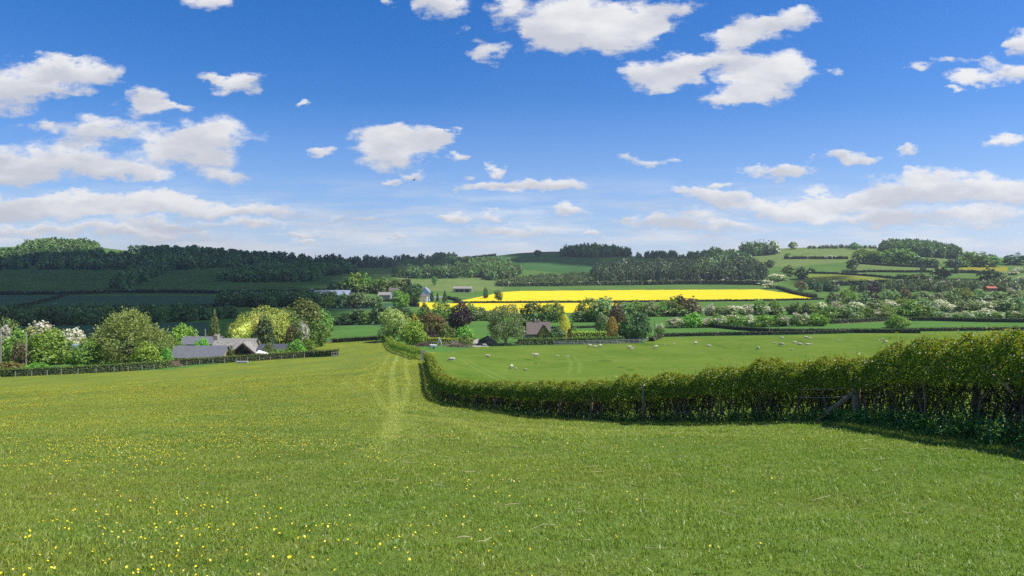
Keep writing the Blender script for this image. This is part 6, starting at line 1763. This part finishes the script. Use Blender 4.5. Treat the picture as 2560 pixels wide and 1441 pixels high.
# hedges of the far fields
FH = 'hedges of the far fields'
def FHH(label, pts, h, white=0, leaf='hedge_dark', w_=3, seed=0, jit=.15): H('far_hedge', label, HP(pts), h, w_, leaf, FH, white=white, seed=seed, jit=jit, per_m=20)
FHH('far hedge with pale blossom crossing the shaded slope', [(-40,738),(165,737),(300,733),(420,733),(560,735),(700,733),(830,730)], 3.2, .3)
FHH('thin hedge slanting across the blue green corn', [(20,772),(90,762),(165,740)], 2.2)
FHH('thin hedge between two dark corn fields', [(-40,776),(150,773),(340,770),(535,768)], 2.0)
FHH('hedge slanting up to the dark belt in the valley', [(400,797),(470,781),(535,767)], 2.2)
FHH('dark hedge dividing the rapeseed into two strips', [(1132,758.5),(1300,757.5),(1460,756.5),(1620,755.5),(1900,753.5),(2060,750)], 1.5, 0, 'hedge_dark', 2)
FHH('blossoming hedge along the foot of the conifer wood', [(1250,717),(1400,716),(1485,714.5),(1600,713),(1700,711.5),(1800,711.5),(1905,713)], 5, .34, 'w_scrub', 4, 2)
FHH('dark hedge curving down past the rapeseed end', [(1905,714),(1950,724),(1985,735),(2040,746)], 3)
FHH('hedge with white thorns crossing the ridge pasture', [(1960,648.5),(2010,648.5),(2060,648.5),(2120,648.5)], 4.5, .55, 'w_scrub', 3, 3)
FHH('long pale hedge above the hay meadow', [(2016,684),(2090,686),(2150,690),(2200,694),(2262,700)], 2.6, .35)
FHH('dark hedge under the pale hill pasture', [(2105,684),(2180,681),(2260,682),(2330,682)], 3)
FHH('hedge with white thorns beside the mustard field', [(2380,684),(2420,683),(2465,685)], 4, .45, 'w_scrub', 3, 5)
FHH('blossoming hedge under the hay meadow', [(2080,716),(2140,714),(2200,712.5),(2260,713),(2330,715)], 5.5, .4, 'w_scrub', 4, 7)
FHH('thorn hedge below the rank of green trees', [(2150,661),(2220,666),(2290,669),(2345,672)], 3, .2)
FHH('dark hedge slanting up from the rapeseed corner', [(1120,748),(1140,752),(1150,757)], 2.6)
FHH('dark hedge under the farm across the valley', [(770,757),(860,757),(950,755),(1020,755)], 2.2)
FHH('green hedge slanting from the farm to the nearer rapeseed', [(1000,755),(1020,761),(1045,768)], 2.6, 0, 'hedge')
FHH('hedge along the skyline of the middle hill', [(1130,644),(1180,642),(1240,640)], 5, 0)

# ------------------------------------------------------------------ woods that read as one mass
W = wood
B2 = ['bush','round','bush']
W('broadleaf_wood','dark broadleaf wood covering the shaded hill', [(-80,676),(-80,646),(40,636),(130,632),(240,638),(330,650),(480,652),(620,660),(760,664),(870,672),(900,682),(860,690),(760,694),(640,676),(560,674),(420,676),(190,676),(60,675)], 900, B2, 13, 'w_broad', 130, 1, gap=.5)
W('knoll_wood','sunlit broadleaf wood on the rounded knoll', [(40,640),(70,625),(120,616),(230,621),(250,640),(150,632)], 210, B2, 16, 'w_fresh_sunlit', 150, 2, gap=.5)
W('ridge_wood','dark wood strung along the skyline', [(352,633),(400,632),(470,633),(540,640),(620,649),(700,654),(640,660),(480,650),(360,642)], 260, ['round','bush'], 15, 'w_broad', 150, 3, gap=.45)
W('ridge_conifers','dark conifers standing along the skyline', [(560,646),(700,653),(860,658),(1000,656),(1060,655),(1080,664),(1000,672),(880,672),(700,664),(600,656)], 330, ['cone','round','cone'], 16, 'w_conifer', 110, 4, gap=.45)
W('slope_wood','strip of dark wood slanting down the shaded slope', [(274,722),(312,724),(430,680),(440,672),(360,668),(300,700)], 150, ['bush','cone'], 12, 'w_broad', 120, 5)
W('oval_wood','oval dark wood in the middle of the shaded slope', [(538,704),(600,707),(700,706),(785,704),(808,694),(760,676),(640,676),(565,690)], 330, B2, 11, 'w_broad', 130, 6)
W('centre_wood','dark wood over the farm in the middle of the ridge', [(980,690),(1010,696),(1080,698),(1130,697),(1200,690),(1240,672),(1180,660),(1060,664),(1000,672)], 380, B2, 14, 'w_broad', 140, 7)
W('sunlit_wood','sunlit green wood at the end of the centre wood', [(1170,696),(1230,702),(1285,696),(1300,686),(1270,668),(1215,662),(1180,680)], 170, B2, 14, 'w_fresh_sunlit', 150, 8)
W('hill_copse','copse capping the skyline of the middle ridge', [(1070,656),(1085,649),(1130,648),(1145,654),(1120,660)], 40, B2, 17, 'w_broad', 160, 9)
W('scrub','pale scrub below the green middle hill', [(1240,716),(1290,704),(1360,697),(1430,694),(1490,690),(1490,713),(1380,715)], 330, ['bush','willow','bush'], 8, 'w_scrub', 120, 10)
W('conifer_plantation','conifer plantation standing behind the rapeseed field', [(1482,712),(1600,710),(1750,709),(1905,711),(1915,700),(1885,680),(1840,668),(1700,672),(1560,676),(1500,680),(1486,696)], 560, ['cone','cone','cone','bush'], 20, 'w_conifer', 330, 11, gap=.38)
W('beech_clump','fresh green clump among the conifers of the plantation', [(1740,700),(1800,700),(1835,684),(1800,668),(1750,674)], 60, B2, 17, 'w_fresh_sunlit', 170, 12)
W('skyline_wood','dark straggling wood on the crest of the middle hill', [(1398,642),(1440,636),(1500,635),(1560,639),(1580,643),(1480,645)], 110, ['round','bush','round'], 19, 'w_broad', 170, 13, gap=.5)
W('skyline_trees','dark row of trees on the dip of the skyline', [(1585,646),(1640,642),(1690,642),(1690,647),(1620,648)], 34, ['round','bush'], 12, 'w_broad', 150, 14)
W('shoulder_wood','dark wood on the shoulder above the plantation', [(1690,658),(1730,648),(1800,640),(1850,644),(1880,664),(1850,678),(1760,672)], 170, B2, 15, 'w_broad', 160, 15)
W('ridge_copse','pointed copse on the crest of the facing hill', [(1848,640),(1870,632),(1936,629),(1944,636),(1900,641)], 60, ['bush','cone','bush'], 18, 'w_broad', 170, 16, gap=.5, edge_white=.1)
W('hilltop_wood','big rounded wood crowning the facing hill', [(2204,632),(2240,624),(2300,624),(2360,634),(2398,642),(2400,650),(2340,646),(2260,640)], 230, B2, 19, 'w_broad', 190, 17, gap=.5)
W('valley_belt','dark belt of trees across the shaded valley floor', [(-90,816),(120,815),(300,812),(420,806),(480,804),(590,797),(480,797),(400,797),(200,800),(-90,803)], 260, ['willow','bush','bush'], 8.5, 'w_broad', 260, 18, gap=.5)
W('valley_belt','dark tree belt reaching to the cattle shed', [(540,768),(640,770),(760,768),(830,762),(830,756),(700,757),(560,758)], 110, B2, 10, 'w_broad', 260, 19, gap=.5)
W('valley_thicket','greyish thicket behind the rear rank of valley trees', [(1960,732),(2100,730),(2300,732),(2580,730),(2580,716),(2380,716),(2200,722),(2050,730)], 210, ['bush','willow'], 8, 'w_scrub', 200, 20, edge_white=.12)
W('valley_thicket','greyish thicket between the front and second ranks', [(2060,778),(2200,780),(2580,776),(2580,764),(2300,764),(2100,766)], 90, ['bush','willow'], 5.5, 'w_scrub', 260, 21, ymin=200, edge_white=.15)
